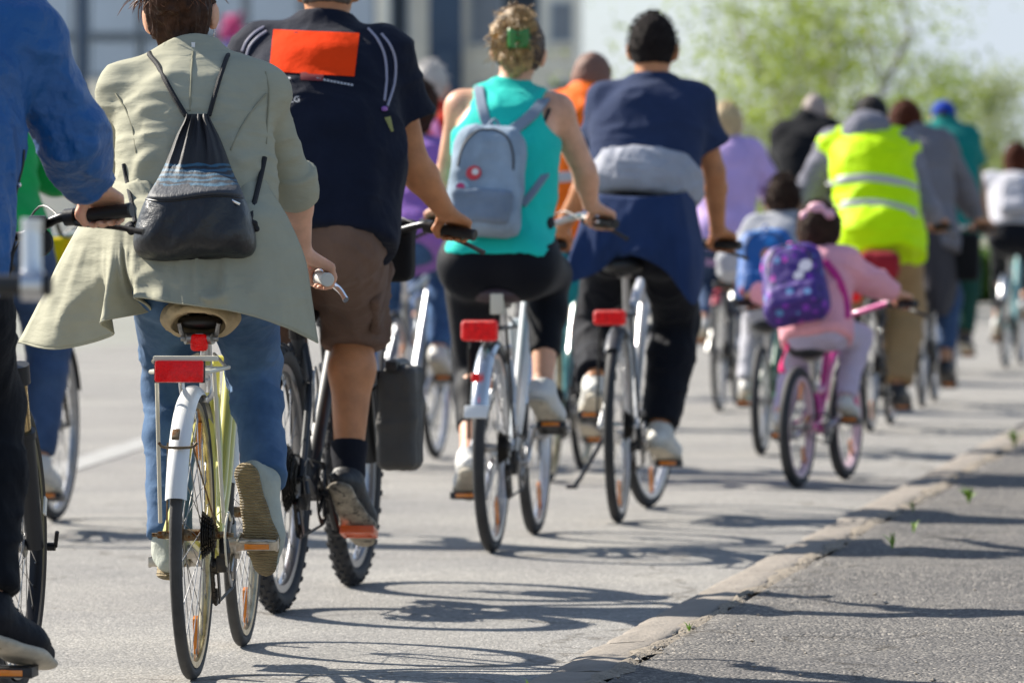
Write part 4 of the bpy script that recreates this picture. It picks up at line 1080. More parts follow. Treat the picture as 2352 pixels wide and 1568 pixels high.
tree('spring_tree', 'lower yellow-green tree directly behind the black jacket', (PX(1790, 66), 66, 0), 3.5, .9, LEAF1, 6500, .048, 5, first=.1, dens=2.6)
tree('spring_tree', 'pale thin tree at the far right edge of the picture', (PX(2275, 80), 80, 0), 3.2, .8, LEAF3, 7000, .055, 9, dens=2.2)
tree('spring_tree', 'low yellow-green bushy tree behind the hi-vis vest', (PX(2075, 70), 70, 0), 3.0, .9, LEAF4, 8000, .055, 12, first=.08, dens=2.2)
def hedge(x0, x1, Y, h, label, m, seed):
    n = 9000; t = empty('hedge', (PX((x0 + x1) / 2, Y), Y, 0)); w = (PX(x1, Y) - PX(x0, Y)) / 2; rr = np.random.default_rng(seed)
    C = np.stack([rr.uniform(-w, w, n), rr.uniform(-.8, .8, n), rr.beta(2, 1.5, n) * h], 1); C[:, 2] *= .75 + .25 * vnoise(C * V3(1.2, 0, 0) + 5)
    A = rr.normal(0, 1, (n, 3)); A /= np.linalg.norm(A, axis=1)[:, None]; B_ = np.cross(A, rr.normal(0, 1, (n, 3))); A *= .09; B_ *= .035
    V = np.stack([C - A, C - B_, C + A, C + B_], 1).reshape(-1, 3); o = mesh_np('foliage', V, np.arange(4 * n).reshape(-1, 4), m, t, smooth=False)
    q = MB()
    for i in range(int(w * 4)): x = -w + .2 + i * .5; q.tube([(x, 0, 0), (x + .1, .05, h * .7)], .02, 6)
    q.build('stems', M_BARK, t); tag(t, label, 'hedge')
hedge(2090, 2420, 74, 1.0, 'low green hedge at the right behind the riders', LEAF2, 4)
hedge(1560, 2080, 78, 1.5, 'yellow-green hedge beneath the trees in the middle distance', LEAF1, 6)
hedge(1330, 1560, 90, 1.1, 'hedge far behind the man in the navy shirt', LEAF3, 8)
hedge(860, 1330, 100, 1.2, 'dim hedge at the foot of the cream apartment house', LEAF2, 10)
# ------------------------------------------------------------------ cloth sheets (jacket tails)
def sheet_fr(fr, rows, name, m, parent, nu=8, nv=8, th=.004, rip=0., ripf=9., seed=0., base=None):
    """open cloth from a control grid of (picture x, picture y, local depth)"""
    C = [[fr.at(*p) for p in r] for r in rows]
    R1 = np.array([catmull(r, nu) for r in C])                      # rows x U x 3
    G = np.array([catmull(list(R1[:, j]), nv) for j in range(R1.shape[1])]).transpose(1, 0, 2)
    nv_, nu_ = G.shape[:2]; u = np.linspace(0, 1, nu_)[None, :]; v = np.linspace(0, 1, nv_)[:, None]
    P = np.stack([np.broadcast_to(u * ripf, (nv_, nu_)), np.broadcast_to(v * 1.6 + u * 3, (nv_, nu_)), np.full((nv_, nu_), seed)], -1).reshape(-1, 3)
    d = (ridge(P) - .4).reshape(nv_, nu_) * rip * (.04 + .96 * v); G[..., 1] -= d
    P2 = P * V3(2.7, 1.5, 1) + 5; G[..., 1] -= ((ridge(P2) - .4).reshape(nv_, nu_)) * rip * .4 * (.05 + .95 * v)
    if base is not None:
        for i in range(nv_):
            w = max(0, 1 - (i / (nv_ - 1)) / .30)
            if w <= 0: break
            for j in range(nu_):
                h = base.find_nearest(Vector(G[i, j])); p = np.array(h[0] + h[1] * (.004 - .011 * w)); G[i, j] = G[i, j] * (1 - w) + p * w
        n4 = int(nv_ * .45)
        for _ in range(4): G[:n4, 1:-1] = G[:n4, 1:-1] * .5 + (G[:n4, :-2] + G[:n4, 2:]) * .25
    q = MB(); q.grid(G); o = q.build(name, m, parent, angle=180)
    sm = o.modifiers.new('thickness', 'SOLIDIFY'); sm.thickness = th; sm.offset = 0
    return o, G
def hem_tube(G, m, parent, r=.0028):
    q = MB(); q.tube([p for p in G[-1]], r, 6); return q.build('hem', m, parent)
GP = 'cyclists riding away along the road'

# ================================================================== 1. woman in the olive jacket
YELLOW = paint('pale_yellow_enamel', (.62, .58, .14), .3, wear=(60, .70, (.35, .30, .12)))
WHITE_E = mat('white_enamel', (.74, .74, .72), .35, coat=.4, wear=(38, .71, (.20, .09, .03)), bump=[(30, .0006)])
CREAM_E = mat('cream_enamel', (.66, .62, .50), .4, wear=(70, .70, (.3, .2, .1)))
BRASS_R = metal('old_rim', (.60, .52, .34), .28, var=(30, .35))
fM = frame_px((443, 1560), 557, 1.06)
bikeM, BM = make_bike('bicycle', fM, 'pale yellow ladies bicycle with white rear mudguard and large red reflector', dict(
    R=.345, tw=.031, wb=1.06, seat=.895, style='step', frame=YELLOW, tube=.0165, rim=BRASS_R, rimw=.012, rimd=.012, tyre=RUBBER_G, spoke=STEEL, spr=.00125, refl=(R(-75), R(60)), crank=R(168),
    bar='up', grip=(.240, .70, .95), gdir=(.30, -.92, -.06), barm=CHROME, gripm=mat('ivory_grip', (.62, .60, .54), .5), lever=CHROME, fend=(WHITE_E, 50, 163, 20, 165), rack=CREAM_E, rack_w=.068, rack_dy=-.08,
    pedal=metal('worn_alloy', (.55, .50, .42), .4, var=(60, .3)), cage=True, pitch_r=-14, pitch_l=0, saddle_obj=1, cogm=CHAIN, derm=CHAIN, cablem=CREAM_E, headz=.86, stz=.70, crank_l=.165, hub=RUSTY, staym=RUSTY, crankm=metal('dull_alloy', (.5, .46, .4), .4)))
# sprung saddle with a beige cover
CANVAS = mat('beige_saddle_cover', (.50, .38, .22), .8, bump=[(22, .012), (90, .002)], var=(9, .25), wear=(16, .66, (.30, .19, .08)))
sy, sz = BM['seat'][1], .895
S = SDF(); S.ell((0, sy - .10, sz - .034), (.094, .105, .054), k=.02); S.cone((0, sy - .06, sz - .03), (0, sy + .15, sz - .02), .055, .022, k=.05, sq=(V3(0, 0, 1), .55))
S.ell((0, sy - .16, sz - .052), (.064, .12, .034), sub=True, k=.012)
V, F = S.mesh(.005); V = wrinkle(V, F, .007, (26, 26, 8), seed=3.); sad = mesh_np('saddle', V, F, CANVAS, bikeM)
S = SDF(); S.ell((0, sy - .05, sz - .045), (.068, .10, .020), k=.02); V, F = S.mesh(.006); mesh_np('saddle_base', V, F, BLACK, sad)
q = MB()
for s in (-1, 1):
    q.tube(catmull([(s * .048, sy - .13, sz - .048), (s * .040, sy - .12, sz - .075), (s * .020, sy - .08, sz - .085)], 5), .0065, 8); q.tube([(s * .034, sy - .125, sz - .085), (s * .014, sy - .115, sz - .085)], .014, 12)
q.tube([(-.045, sy - .118, sz - .085), (.045, sy - .118, sz - .085)], .0075, 10); q.box((0, sy - .10, sz - .09), (.012, .02, .018), bev=.004)
q.build('saddle_spring', STEEL, sad)
# reflectors and lamp
q = MB(); q.box((.004, -.288, .742), (.057, .006, .0255), np.array(Matrix.Rotation(R(-6), 3, 'X')), bev=.006); q.build('rear_reflector', RED_L, bikeM)
q = MB(); q.box((.004, -.279, .743), (.060, .004, .028), np.array(Matrix.Rotation(R(-6), 3, 'X')), bev=.003); q.build('reflector_housing', BLACK, bikeM)
q = MB(); q.box((.018, -.276, .772), (.076, .008, .006), bev=.003); q.tube([(-.058, -.27, .765), (-.058, -.1, .765)], .006, 8); q.build('carrier_bracket', CREAM_E, bikeM)
S = SDF(); S.box((.0, .135, .80), (.021, .014, .0205), .009); V, F = S.mesh(.003); mesh_np('tail_lamp', V, F, RED_L, bikeM)
q = MB(); q.tube([(-.02, .16, .755), (.024, .16, .755)], .011, 10); q.box((0, .16, .755), (.012, .018, .014), bev=.003); q.build('seat_bolt', YELLOW, bikeM)
# caliper brake
q = MB(); z = 2 * .345 + .03
for s in (-1, 1): q.tube(catmull([(0, .11, z + .025), (s * .035, .10, z + .005), (s * .036, .10, z - .04), (s * .020, .10, z - .06)], 5), .0075, 8); q.box((s * .020, .10, z - .055), (.006, .022, .007), bev=.002)
q.build('caliper_brake', ALU, bikeM)
# axle nuts, worn mudguard clip
q = MB()
for s in (-1, 1):
    q = MB(); q.tube([(s * .066, 0, .345), (s * .084, 0, .345)], [.011, .009], 6); q.tube([(s * .084, 0, .345), (s * .098, 0, .345)], .005, 8); q.build('axle_nut', RUSTY, bikeM)
q = MB(); a = R(142); e = V3(0, math.cos(a), math.sin(a)); c = V3(0, 0, .345) + e * .358
q.tube(catmull([c + V3(-.045, 0, .01), c + V3(-.03, -.006, 0), c + V3(.03, -.006, 0), c + V3(.045, 0, .01)], 4), .0035, 6); q.box(c + V3(-.004, -.006, .03), (.009, .004, .016), np.array(Matrix.Rotation(R(-50), 3, 'X')), bev=.002); q.build('mudguard_clip', RUSTY, bikeM)
OLIVE = mat('olive_cotton', (.37, .36, .272), .9, bump=[(7, .010, (.5, .5, 2.4), (.15, .4, 0), 'r'), (9, .006, (.45, .45, 2.6), (.15, .35, 0)), (24, .003, (.6, .6, 1.8)), (800, .0005)], var=(8, .06), sheen=.1, spec=.1); OLIVE_D = cloth('olive_seam', (.29, .275, .195), .9, wr=.001)
def denim(name, c1, c2):
    m = mat(name, c1, .85, var=(6, .25), col2=c2, bump=[(14, .006, (1, 1, .6)), (60, .0016), (900, .0006, (1, 1, .35))], sheen=.15, spec=.25); return m
JEANS = denim('blue_jeans', (.035, .092, .205), (.105, .19, .325)); JEANS2 = denim('dark_jeans', (.03, .06, .14), (.06, .11, .22))
HAIR_B = mat('dark_brown_hair', (.050, .021, .011), .55, bump=[(90, .006, (1, 1, .12)), (240, .002, (1, 1, .2))], var=(40, .5), spec=.2)
JM = pose(BM, s=.965, sh=(fM.at(292, 208, .44), fM.at(596, 210, .44)), hip=(-.012, .275, .972), el_r=fM.at(676, 432, .56), el_l=fM.at(264, 425, .58), head=fM.at(415, 32, .54), fdir_r=(.20, .16, -.97), foot_l=-15, kpole_r=(-.12, 1, .2))
RmM = head_R(JM, R(4), R(-4), R(-4))
pM = make_body('person', JM, SKIN_F, 'woman in an olive jacket with a black drawstring bag, on the yellow bicycle', GP, RmM, hs=.98, res=.0062, female=True, calf=.84, legg=-.010)
make_trousers(pM, JM, JEANS, 'jeans', g=.007, fat=1.03, res=.0065, wr=.008, length=.98, seed=1.3, fx=(7, 7, 15), kfat=.98, calf=.90, flare=.006,
              folds=[(fM.at(505, 850, .2), fM.at(640, 815, .25), .012, -.018), (fM.at(508, 870, .22), fM.at(640, 838, .25), .014, .007), (fM.at(520, 840, .2), fM.at(640, 800, .25), .014, .006), (fM.at(400, 800, .15), fM.at(330, 790, .2), .012, .006)])
# jacket: yoke and sleeves
fold = []
for (x0, y0, x1, y1, w, h) in ((300, 178, 420, 172, .011, .005), (300, 215, 560, 205, .012, .005), (560, 200, 640, 215, .012, .005), (285, 255, 400, 248, .010, .006), (320, 290, 420, 310, .012, .006), (280, 330, 430, 300, .012, .006), (300, 372, 420, 330, .014, .007), (470, 250, 590, 240, .010, .004), (490, 290, 600, 280, .012, .004), (520, 330, 610, 300, .012, .006), (540, 380, 620, 335, .013, .007), (280, 420, 360, 360, .014, .007), (300, 160, 390, 150, .01, .004), (470, 165, 580, 160, .01, .004), (560, 430, 625, 380, .014, .006), (260, 230, 268, 380, .016, .006), (610, 240, 640, 380, .012, .006)):
    fold.append((fM.at(x0, y0, .22), fM.at(x1, y1, .22), w, h)); 
def dfold(fl, J):   # move folds onto the back surface depth
    out = []
    u, x, b = torso_frame(J)
    for (a, c, w, h) in fl:
        def on(p): t = (p[2] - J['hip'][2]) / (J['sc'][2] - J['hip'][2]); return V3(p[0], J['hip'][1] + (J['sc'][1] - J['hip'][1]) * t - .15, p[2])
        out.append((on(a), on(c), w * 1.6, h * 1.6))
    return out
jk = make_top(pM, JM, OLIVE, 'jacket', g=.020, sleeve=.10, long=True, hem=.10, res=.006, wr=.005, folds=dfold(fold, JM), fx=(5, 5, 20), sleeve_g=-.022, hump=.028, cuff=(.07, -.006), seed=.4, sk=.018, w=.97, neck_z=.05, fat=1.02, waist=1.08)
tB = bvh(jk)
rows = [[(262, 395, 0.360), (266, 398, 0.270), (272, 400, 0.199), (283, 402, 0.149), (300, 405, 0.108), (330, 408, 0.078), (390, 410, 0.058), (455, 410, 0.058), (530, 408, 0.078), (588, 402, 0.139), (612, 396, 0.260)],
        [(205, 480, 0.387), (225, 482, 0.287), (246, 485, 0.216), (266, 487, 0.156), (290, 490, 0.115), (322, 492, 0.085), (390, 494, 0.065), (460, 494, 0.065), (540, 492, 0.085), (610, 484, 0.136), (650, 476, 0.268)],
        [(148, 580, 0.412), (190, 585, 0.301), (234, 590, 0.230), (256, 592, 0.140), (286, 595, 0.129), (314, 598, 0.069), (392, 600, 0.038), (462, 600, 0.038), (545, 600, 0.058), (632, 590, 0.120), (698, 588, 0.270)],
        [(92, 690, 0.435), (160, 695, 0.314), (246, 692, 0.244), (244, 672, 0.097), (306, 668, 0.158), (313, 650, 0.041), (395, 660, 0.009), (465, 665, 0.008), (548, 672, 0.027), (640, 680, 0.096), (716, 690, 0.265)],
        [(42, 786, 0.440), (138, 800, 0.308), (258, 768, 0.243), (233, 738, 0.067), (346, 712, 0.171), (310, 682, 0.016), (398, 694, -0.011), (468, 703, -0.012), (548, 716, 0.006), (642, 744, 0.076), (730, 786, 0.260)]]
tail, GT = sheet_fr(fM, rows, 'jacket_tail', OLIVE, pM, nu=9, nv=10, rip=.030, ripf=15, seed=2.2, base=tB)
hem_tube(GT, OLIVE, tail)
# seams
def seam(pts, fr, t, parent, m, r=.0022, d=.1):
    P = [fr.cast(t, x, y, .0016) for x, y in pts]; q = MB(); q.tube(catmull(P, 5), r, 6); return q.build('seam', m, parent)
seam([(443, 118), (440, 160), (438, 210), (436, 255)], fM, tB, jk, OLIVE_D); seam([(265, 215), (290, 255), (305, 300), (312, 350)], fM, tB, jk, OLIVE_D)
seam([(612, 215), (575, 260), (545, 310), (530, 345)], fM, tB, jk, OLIVE_D); seam([(610, 165), (618, 210), (614, 290), (612, 330)], fM, tB, jk, OLIVE_D)
q = MB(); q.tube([GT[i, 11] for i in range(14, len(GT))], .002, 6); q.tube([GT[i, 78] for i in range(12, len(GT))], .002, 6); q.tube([GT[i, 56] for i in range(30, len(GT))], .0016, 6); q.build('seam', OLIVE_D, tail)
place(pM, fM)
CANV_S = mat('sage_canvas_shoe', (.40, .42, .36), .85, bump=[(60, .003), (500, .0006)], var=(14, .15))
def solemat(name, c, rib=True):
    m = mat(name, c, .8, var=(18, .35), bump=[(40, .004)]); nt = m.node_tree; b = nt.nodes['Principled BSDF']
    w = nt.nodes.new('ShaderNodeTexWave'); w.bands_direction = 'Z'; w.inputs['Scale'].default_value = 46; w.inputs['Distortion'].default_value = 3; w.inputs['Detail Scale'].default_value = 2.; t = nt.nodes.new('ShaderNodeTexCoord'); nt.links.new(t.outputs['Object'], w.inputs['Vector'])
    k = nt.nodes.new('ShaderNodeBump'); k.inputs['Distance'].default_value = .006; nt.links.new(w.outputs['Fac'], k.inputs['Height']); old = b.inputs['Normal'].links[0].from_socket; nt.links.new(old, k.inputs['Normal']); nt.links.new(k.outputs['Normal'], b.inputs['Normal']); return m
SOLE_TAN = solemat('worn_tan_sole', (.34, .26, .14)); SOLE_W = mat('off_white_sole', (.50, .45, .36), .8, var=(25, .25), wear=(30, .60, (.28, .22, .15))); SOLE_B = mat('dark_sole', (.06, .05, .045), .8)
make_shoes(pM, JM, CANV_S, SOLE_TAN, res=.005)
hr = make_hair(pM, JM, RmM, .98, HAIR_B, 'bun', res=.005, seed=.7, amp=.011)
def curls(p, J, Rm, hs, m, n, spots, seed, L=(.05, .11), r=.0011, amp=.010, hug=.35):
    rr = random.Random(seed); q = MB(); c = J['head']
    for i in range(n):
        th, ph = spots(rr); d = V3(math.sin(th) * math.cos(ph), -math.cos(th) * math.cos(ph), math.sin(ph))
        p0 = c + Rm @ (d * V3(.086, .106, .108) * hs + V3(0, -.010, .022)); out = nrm(Rm @ d); l = rr.uniform(*L); dr = nrm(V3(rr.gauss(0, .5), rr.gauss(0, .4), -rr.uniform(.1, 1.)) + out * (hug - .0)); dr = nrm(dr - out * np.dot(dr, out) * (1 if hug == 0 else 0)); pts = []
        f = rr.uniform(30, 70); a0 = rr.random() * 6; s1 = nrm(np.cross(dr, out)); A = amp * rr.uniform(.3, 1.2)
        for k in range(11):
            t = k / 10; pts.append(p0 + dr * l * t + out * ((.004 + .006 * math.sin(t * 3)) if hug else (-.006 - .10 * l * t * t * 3)) + s1 * A * math.sin(a0 + f * l * t) * t ** .5 + out * A * .6 * math.cos(a0 + f * l * t) * t)
        q.tube(pts, [r] * 9 + [r * .7, r * .3], 4)
    return q.build('hair_strands', m, p)
HAIR_B2 = mat('brown_hair_strand', (.15, .055, .022), .5, spec=.25, var=(60, .5))
tag(curls(hr, JM, RmM, .98, HAIR_B2, 420, lambda r_: (r_.uniform(-1.35, 1.35), r_.uniform(-.8, 1.3)), 5, L=(.02, .05), amp=.004, hug=.0), kind='stuff')
tag(curls(hr, JM, RmM, .98, HAIR_B2, 90, lambda r_: (r_.uniform(-1.5, 1.5), r_.uniform(.1, 1.1)), 8, L=(.03, .07), amp=.008, hug=.35), kind='stuff')
tag(curls(hr, JM, RmM, .98, HAIR_B2, 30, lambda r_: (r_.uniform(-1.6, -1.2), r_.uniform(.25, .9)), 6, L=(.05, .10), amp=.010, hug=.4), kind='stuff')
q = MB(); ep = JM['head'] + RmM @ (V3(.082, -.010, -.050) * .98)
q.tube([ep + V3(.0, .009 * math.cos(a), .009 * math.sin(a) - .008) for a in np.linspace(0, 5.6, 16)], .0013, 6); q.build('earring', CHROME, pM)
q = MB(); lp_ = fM.cast(tB, 444, 107, .001); q.box(lp_ , (.0045, .0008, .010), bev=.0006); q.build('neck_label', WHITE_P, jk)

# drawstring bag
bag = empty('drawstring_bag'); tag(bag, 'black drawstring bag with wavy blue stripes on the olive jacket', 'bag')
LEATHER = mat('black_leatherette', (.014, .015, .018), .36, bump=[(9, .012), (30, .004), (400, .0006)], spec=.5)
def bagmat():
    m = mat('black_bag_fabric', (.013, .012, .014), .6, bump=[(30, .003, (2.5, 1, .4)), (600, .0006)], sheen=.2); nt = m.node_tree; b = nt.nodes['Principled BSDF']; lk = nt.links.new; N = nt.nodes.new
    t = N('ShaderNodeTexCoord'); w = N('ShaderNodeTexWave'); w.bands_direction = 'Z'; w.inputs['Scale'].default_value = 26; w.inputs['Distortion'].default_value = 5.; w.inputs['Detail'].default_value = 2; w.inputs['Detail Scale'].default_value = .6; lk(t.outputs['Object'], w.inputs['Vector'])
    r = N('ShaderNodeValToRGB'); e = r.color_ramp.elements; e[0].position = .25; e[0].color = (.008, .014, .024, 1); e[1].position = .75; e[1].color = (.025, .095, .16, 1); lk(w.outputs['Fac'], r.inputs['Fac'])
    sx = N('ShaderNodeSeparateXYZ'); lk(t.outputs['Object'], sx.inputs['Vector']); z0, z1, zg = fM.at(440, 372, .1)[2], fM.at(440, 425, .1)[2], fM.at(440, 455, .1)[2]
    nn = N('ShaderNodeTexNoise'); nn.inputs['Scale'].default_value = 18; lk(t.outputs['Object'], nn.inputs['Vector']); ad = N('ShaderNodeMath'); ad.operation = 'MULTIPLY_ADD'; ad.inputs[1].default_value = .035; lk(nn.outputs['Fac'], ad.inputs[0]); lk(sx.outputs['Z'], ad.inputs[2])
    def band(lo, hi):
        a = N('ShaderNodeMath'); a.operation = 'GREATER_THAN'; a.inputs[1].default_value = lo; c = N('ShaderNodeMath'); c.operation = 'LESS_THAN'; c.inputs[1].default_value = hi; d = N('ShaderNodeMath'); d.operation = 'MULTIPLY'
        lk(ad.outputs[0], a.inputs[0]); lk(ad.outputs[0], c.inputs[0]); lk(a.outputs[0], d.inputs[0]); lk(c.outputs[0], d.inputs[1]); return d.outputs[0]
    m1 = N('ShaderNodeMix'); m1.data_type = 'RGBA'; m1.inputs['A'].default_value = (.013, .012, .014, 1); lk(band(z1 + .017, z0 + .017), m1.inputs['Factor']); lk(r.outputs['Color'], m1.inputs['B'])
    m2 = N('ShaderNodeMix'); m2.data_type = 'RGBA'; lk(m1.outputs['Result'], m2.inputs['A']); m2.inputs['B'].default_value = (.030, .034, .044, 1); lk(band(zg - .05, z1 + .017), m2.inputs['Factor']); lk(m2.outputs['Result'], b.inputs['Base Color']); return m
BAGF = bagmat()
prof = [(262, 452, 27, .020), (275, 452, 30, .032), (310, 451, 48, .045), (350, 450, 64, .06), (395, 447, 82, .075), (440, 444, 106, .088), (456, 443, 113, .092), (470, 443, 120, .096), (500, 442, 130, .104), (535, 441, 139, .11), (562, 441, 141, .105), (582, 441, 134, .085), (594, 441, 116, .05)]
def bagloft(i0, i1, sub=4, pleat=1.):
    ctl = []
    for (y, x, hw, t) in prof:
        pt = fM.cast(tB, x, y, 0.); yb = min(pt[1], .075) if y > 430 else pt[1]; c = fM.at(x, y, yb - t * .6); hwm = fM.at(x + hw, y, yb - t * .6)[0] - c[0]
        ctl.append((c[0], yb, c[2], hwm, t, y))
    D = catmull([np.array(c) for c in ctl], sub)[i0 * sub: i1 * sub + 1]; G = []
    for (cx, yb, z, hw, t, y) in D:
        row = []; pa = max(0, 1 - (y - 262) / 175) ** 1.1 * pleat
        for k in range(80):
            a = 2 * pi * k / 80; ca, sa = math.cos(a), math.sin(a); e = .72
            x = math.copysign(abs(ca) ** e, ca) * hw; dy = -math.copysign(abs(sa) ** (e if sa > 0 else 1.), sa) * (t if sa > 0 else .010)
            if sa > 0: dy += (.017 * math.sin(13 * x / max(hw, .02) + 1.5 + y * .004) + .006 * math.sin(29 * x / max(hw, .02) + y * .01)) * pa * sa - .004 * math.sin(x * 60 + y * .05) * min(1, max(0, (y - 440) / 60)) * sa
            sag = .006 * math.sin(x * 25) * min(1, max(0, (y - 300) / 150))
            row.append((cx + x, yb + dy, z + sag))
        G.append(row)
    return np.asarray(G)
q = MB(); G = bagloft(0, 6); q.grid(G, closed_u=True); q.add(G[0], [tuple(range(80))]); up = q.build('bag_upper', BAGF, bag, angle=120)
q = MB(); G = bagloft(6, 12); q.grid(G, closed_u=True); q.add(G[-1], [tuple(range(80))]); lw = q.build('bag_base', LEATHER, bag, angle=120)
q = MB(); q.tube([G[0][k] + V3(0, -.001, 0) for k in range(2, 39)], .0022, 6); q.build('piping', BLACK, lw)
CORD = mat('black_cord', (.012, .012, .014), .8, bump=[(300, .002)])
_tv = [v.co.copy() for v in jk.data.vertices]; _tn = len(_tv); _tv += [v.co.copy() for v in tail.data.vertices]
tJ = BVHTree.FromPolygons(_tv, [tuple(p.vertices) for p in jk.data.polygons] + [tuple(i + _tn for i in p.vertices) for p in tail.data.polygons])
def cord(pts, r, d=.1, off=.004, name='cord'):
    P = [fM.cast(tJ, x, y, off) for x, y in pts]; P = P + [P[-1] + V3(0, .05, .004), P[-1] + V3(0, .10, -.01)] if pts[-1][1] < 200 else P; q = MB(); q.tube(catmull(P, 6), r, 8); return q.build(name, CORD, bag)
cord([(427, 266), (405, 230), (380, 185), (362, 150), (343, 126)], .0062); cord([(480, 266), (490, 230), (503, 185), (514, 152), (522, 130)], .0058)
cord([(284, 378), (292, 420), (303, 470), (310, 512)], .0055); cord([(608, 362), (600, 400), (588, 450), (574, 505)], .0068)
for (x, y) in ((300, 520), (579, 520)):
    S = SDF(); c = fM.cast(tJ, x, y, .02); rr = random.Random(x)
    for k in range(7): S.ell(c + V3(rr.uniform(-.010, .010), rr.uniform(-.008, .008), rr.uniform(-.014, .014)), V3(.009, .009, .008), k=.004)
    V, F = S.mesh(.003); mesh_np('cord_knot', V, F, CORD, bag)
q = MB(); zp = fM.cast(bvh(lw), 540, 464, .002); q.box(zp, (.013, .002, .003), np.array(Matrix.Rotation(R(25), 3, 'Y')), bev=.001); q.build('zip_pull', CHROME, up)
place(bag, fM)

# ================================================================== 2. man with the orange print on his shirt, mountain bike
fB = frame_px((640, 1405), 810, 1.17)
DKF = mat('dark_matt_frame', (.012, .014, .018), .5, coat=.05)
bikeB, BB = make_bike('bicycle', fB, 'black mountain bike with knobbly tyres and orange pedals beside the yellow bicycle', dict(mtb=True,
    R=.374, tw=.058, wb=1.17, seat=.985, style='diamond', frame=DKF, tube=.021, rim=metal('grey_rim', (.35, .35, .36), .3), rimw=.016, rimd=.018, refl=(), crank=R(-42), grip=(.372, .78, 1.06), gdir=(.93, -.30, -.16), clampz=1.03,
    barm=BLACKM, gripm=BLACK, lever=BLACK, pedal=mat('orange_pedal', (.62, .09, .012), .35, coat=.3), pedal_refl=False, pitch_r=14, susp=BLACKM, headz=1.0, bbz=.31, cogs=[.092, .084, .076, .066, .056, .046, .036], stz=.78, crank_l=.172, crankm=BLACKM, postm=BLACKM, derm=BLACKM, hub=BLACKM, ringm=BLACKM, nsp=32))
q = MB(); c = BB['ra'] + V3(-.03, 0, 0); q.lathe([(.055, -.001), (.055, .001), (.085, .001), (.085, -.001)], c=c, n=40, closed=True); q.build('brake_disc', STEEL, bikeB)
q = MB(); q.tube(catmull([(.09, .12, .62), (.095, .06, .68), (.10, .0, .66), (.10, .0, .56), (.09, .06, .53), (.085, .10, .56)], 5, closed=True), .004, 8, closed=True); q.build('bottle_cage', STEEL, bikeB)
q = MB(); q.box((0, -.0, 0), (.001, .001, .001))
NAVYT = cloth('dark_navy_sport_cloth', (.008, .011, .024), .8, wr=.008, var=.2, sc=13, ridg=(5, .014, (.8, .8, 1.2), (.2, .6, 0))); BROWN = cloth('brown_cargo_cotton', (.15, .095, .072), .9, wr=.010, var=.18, sc=18, ridg=(7, .016, (1, 1, 1.4), (.4, .3, 0)))
JB = pose(BB, s=1.06, sh=(fB.at(603, 120, .52), fB.at(884, 128, .52)), hip=(.045, .26, 1.055), head=fB.at(755, -32, .60), foot_r=38, foot_l=10, el_r=fB.at(946, 372, .60), pole_l=(-.8, -.3, -.4), kpole_r=(-.10, 1, .2), toe=12, arm=1.02)
RmB = head_R(JB, R(2), R(-6), 0)
pB = make_body('person', JB, SKIN_T, 'broad man in a dark shirt with an orange rectangle, brown cargo shorts', GP, RmB, hs=1.03, res=.0075, fatarm=1.1, calf=1.12)
fo = dfold([(fB.at(a, b_, .2), fB.at(c, d, .2), w, h) for a, b_, c, d, w, h in ((620, 300, 700, 380, .02, .006), (870, 330, 800, 470, .022, .01), (880, 400, 830, 500, .02, .009), (700, 420, 820, 440, .02, .006), (640, 90, 820, 115, .02, -.003), (700, 300, 850, 280, .022, .005), (850, 130, 890, 240, .015, -.006), (720, 470, 860, 480, .02, .007))], JB)
tee = make_top(pB, JB, NAVYT, 'shirt', g=.018, sleeve=.60, hem=-.055, res=.0075, wr=.008, fat=1.18, w=1.12, waist=1.16, belly=.02, folds=fo, fx=(5, 5, 9), seed=4.1, flare=.0, sleeve_g=.02)
tT = bvh(tee)
def project(name, fr, tree_, G2, m, parent, d=.1, off=.005):
    """print lying on cloth: picture-space grid dropped on the surface"""
    q = MB(); q.grid(np.asarray([[fr.cast(tree_, x, y, off) for x, y in r] for r in G2])); return q.build(name, m, parent, angle=180)
PR_O = mat('orange_red_print', (.88, .055, .008), .8, spec=.05, bump=[(14, .005)]); PR_W = mat('grey_white_print', (.45, .45, .48), .6); PR_R = mat('dull_red_print', (.20, .02, .02), .6); PIPE = mat('grey_piping', (.30, .29, .37), .5)
def quad(x0, y0, x1, y1, x2, y2, x3, y3, n=14, m=10): return [[((x0 * (1 - u) + x1 * u) * (1 - v) + (x3 * (1 - u) + x2 * u) * v, (y0 * (1 - u) + y1 * u) * (1 - v) + (y3 * (1 - u) + y2 * u) * v) for u in np.linspace(0, 1, n)] for v in np.linspace(0, 1, m)]
project('print', fB, tT, quad(628, 68, 826, 76, 814, 176, 618, 164), PR_O, tee); project('print', fB, tT, quad(690, 166, 744, 168, 742, 186, 690, 184, 8, 4), PR_R, tee)
for (x0, y0, x1, y1, n) in ((626, 180, 668, 179, 6), (726, 180, 812, 196, 11)):
    for k in range(n):
        u = (k + .15) / n; w = .7 / n; xa, ya = x0 + (x1 - x0) * u, y0 + (y1 - y0) * u; xb, yb = x0 + (x1 - x0) * (u + w), y0 + (y1 - y0) * (u + w)
        project('print', fB, tT, quad(xa, ya - 2.4, xb, yb - 2.4, xb, yb + 2.4, xa, ya + 2.4, 2, 2), PR_W, tee)
tx = bpy.data.curves.new('t', 'FONT'); tx.body = 'OLG'; tx.size = 1; to = bpy.data.objects.new('t', tx); COL.objects.link(to)
dg = bpy.context.evaluated_depsgraph_get(); tm = bpy.data.meshes.new_from_object(to.evaluated_get(dg)); xs = [v.co.x for v in tm.vertices]; ys = [v.co.y for v in tm.vertices]
for v in tm.vertices:
    u = (v.co.x - min(xs)) / (max(xs) - min(xs)); w = (v.co.y - min(ys)) / (max(ys) - min(ys)); v.co = fB.cast(tT, 648 + 40 * u, 237 - 13 * w - 3 * u, .003)
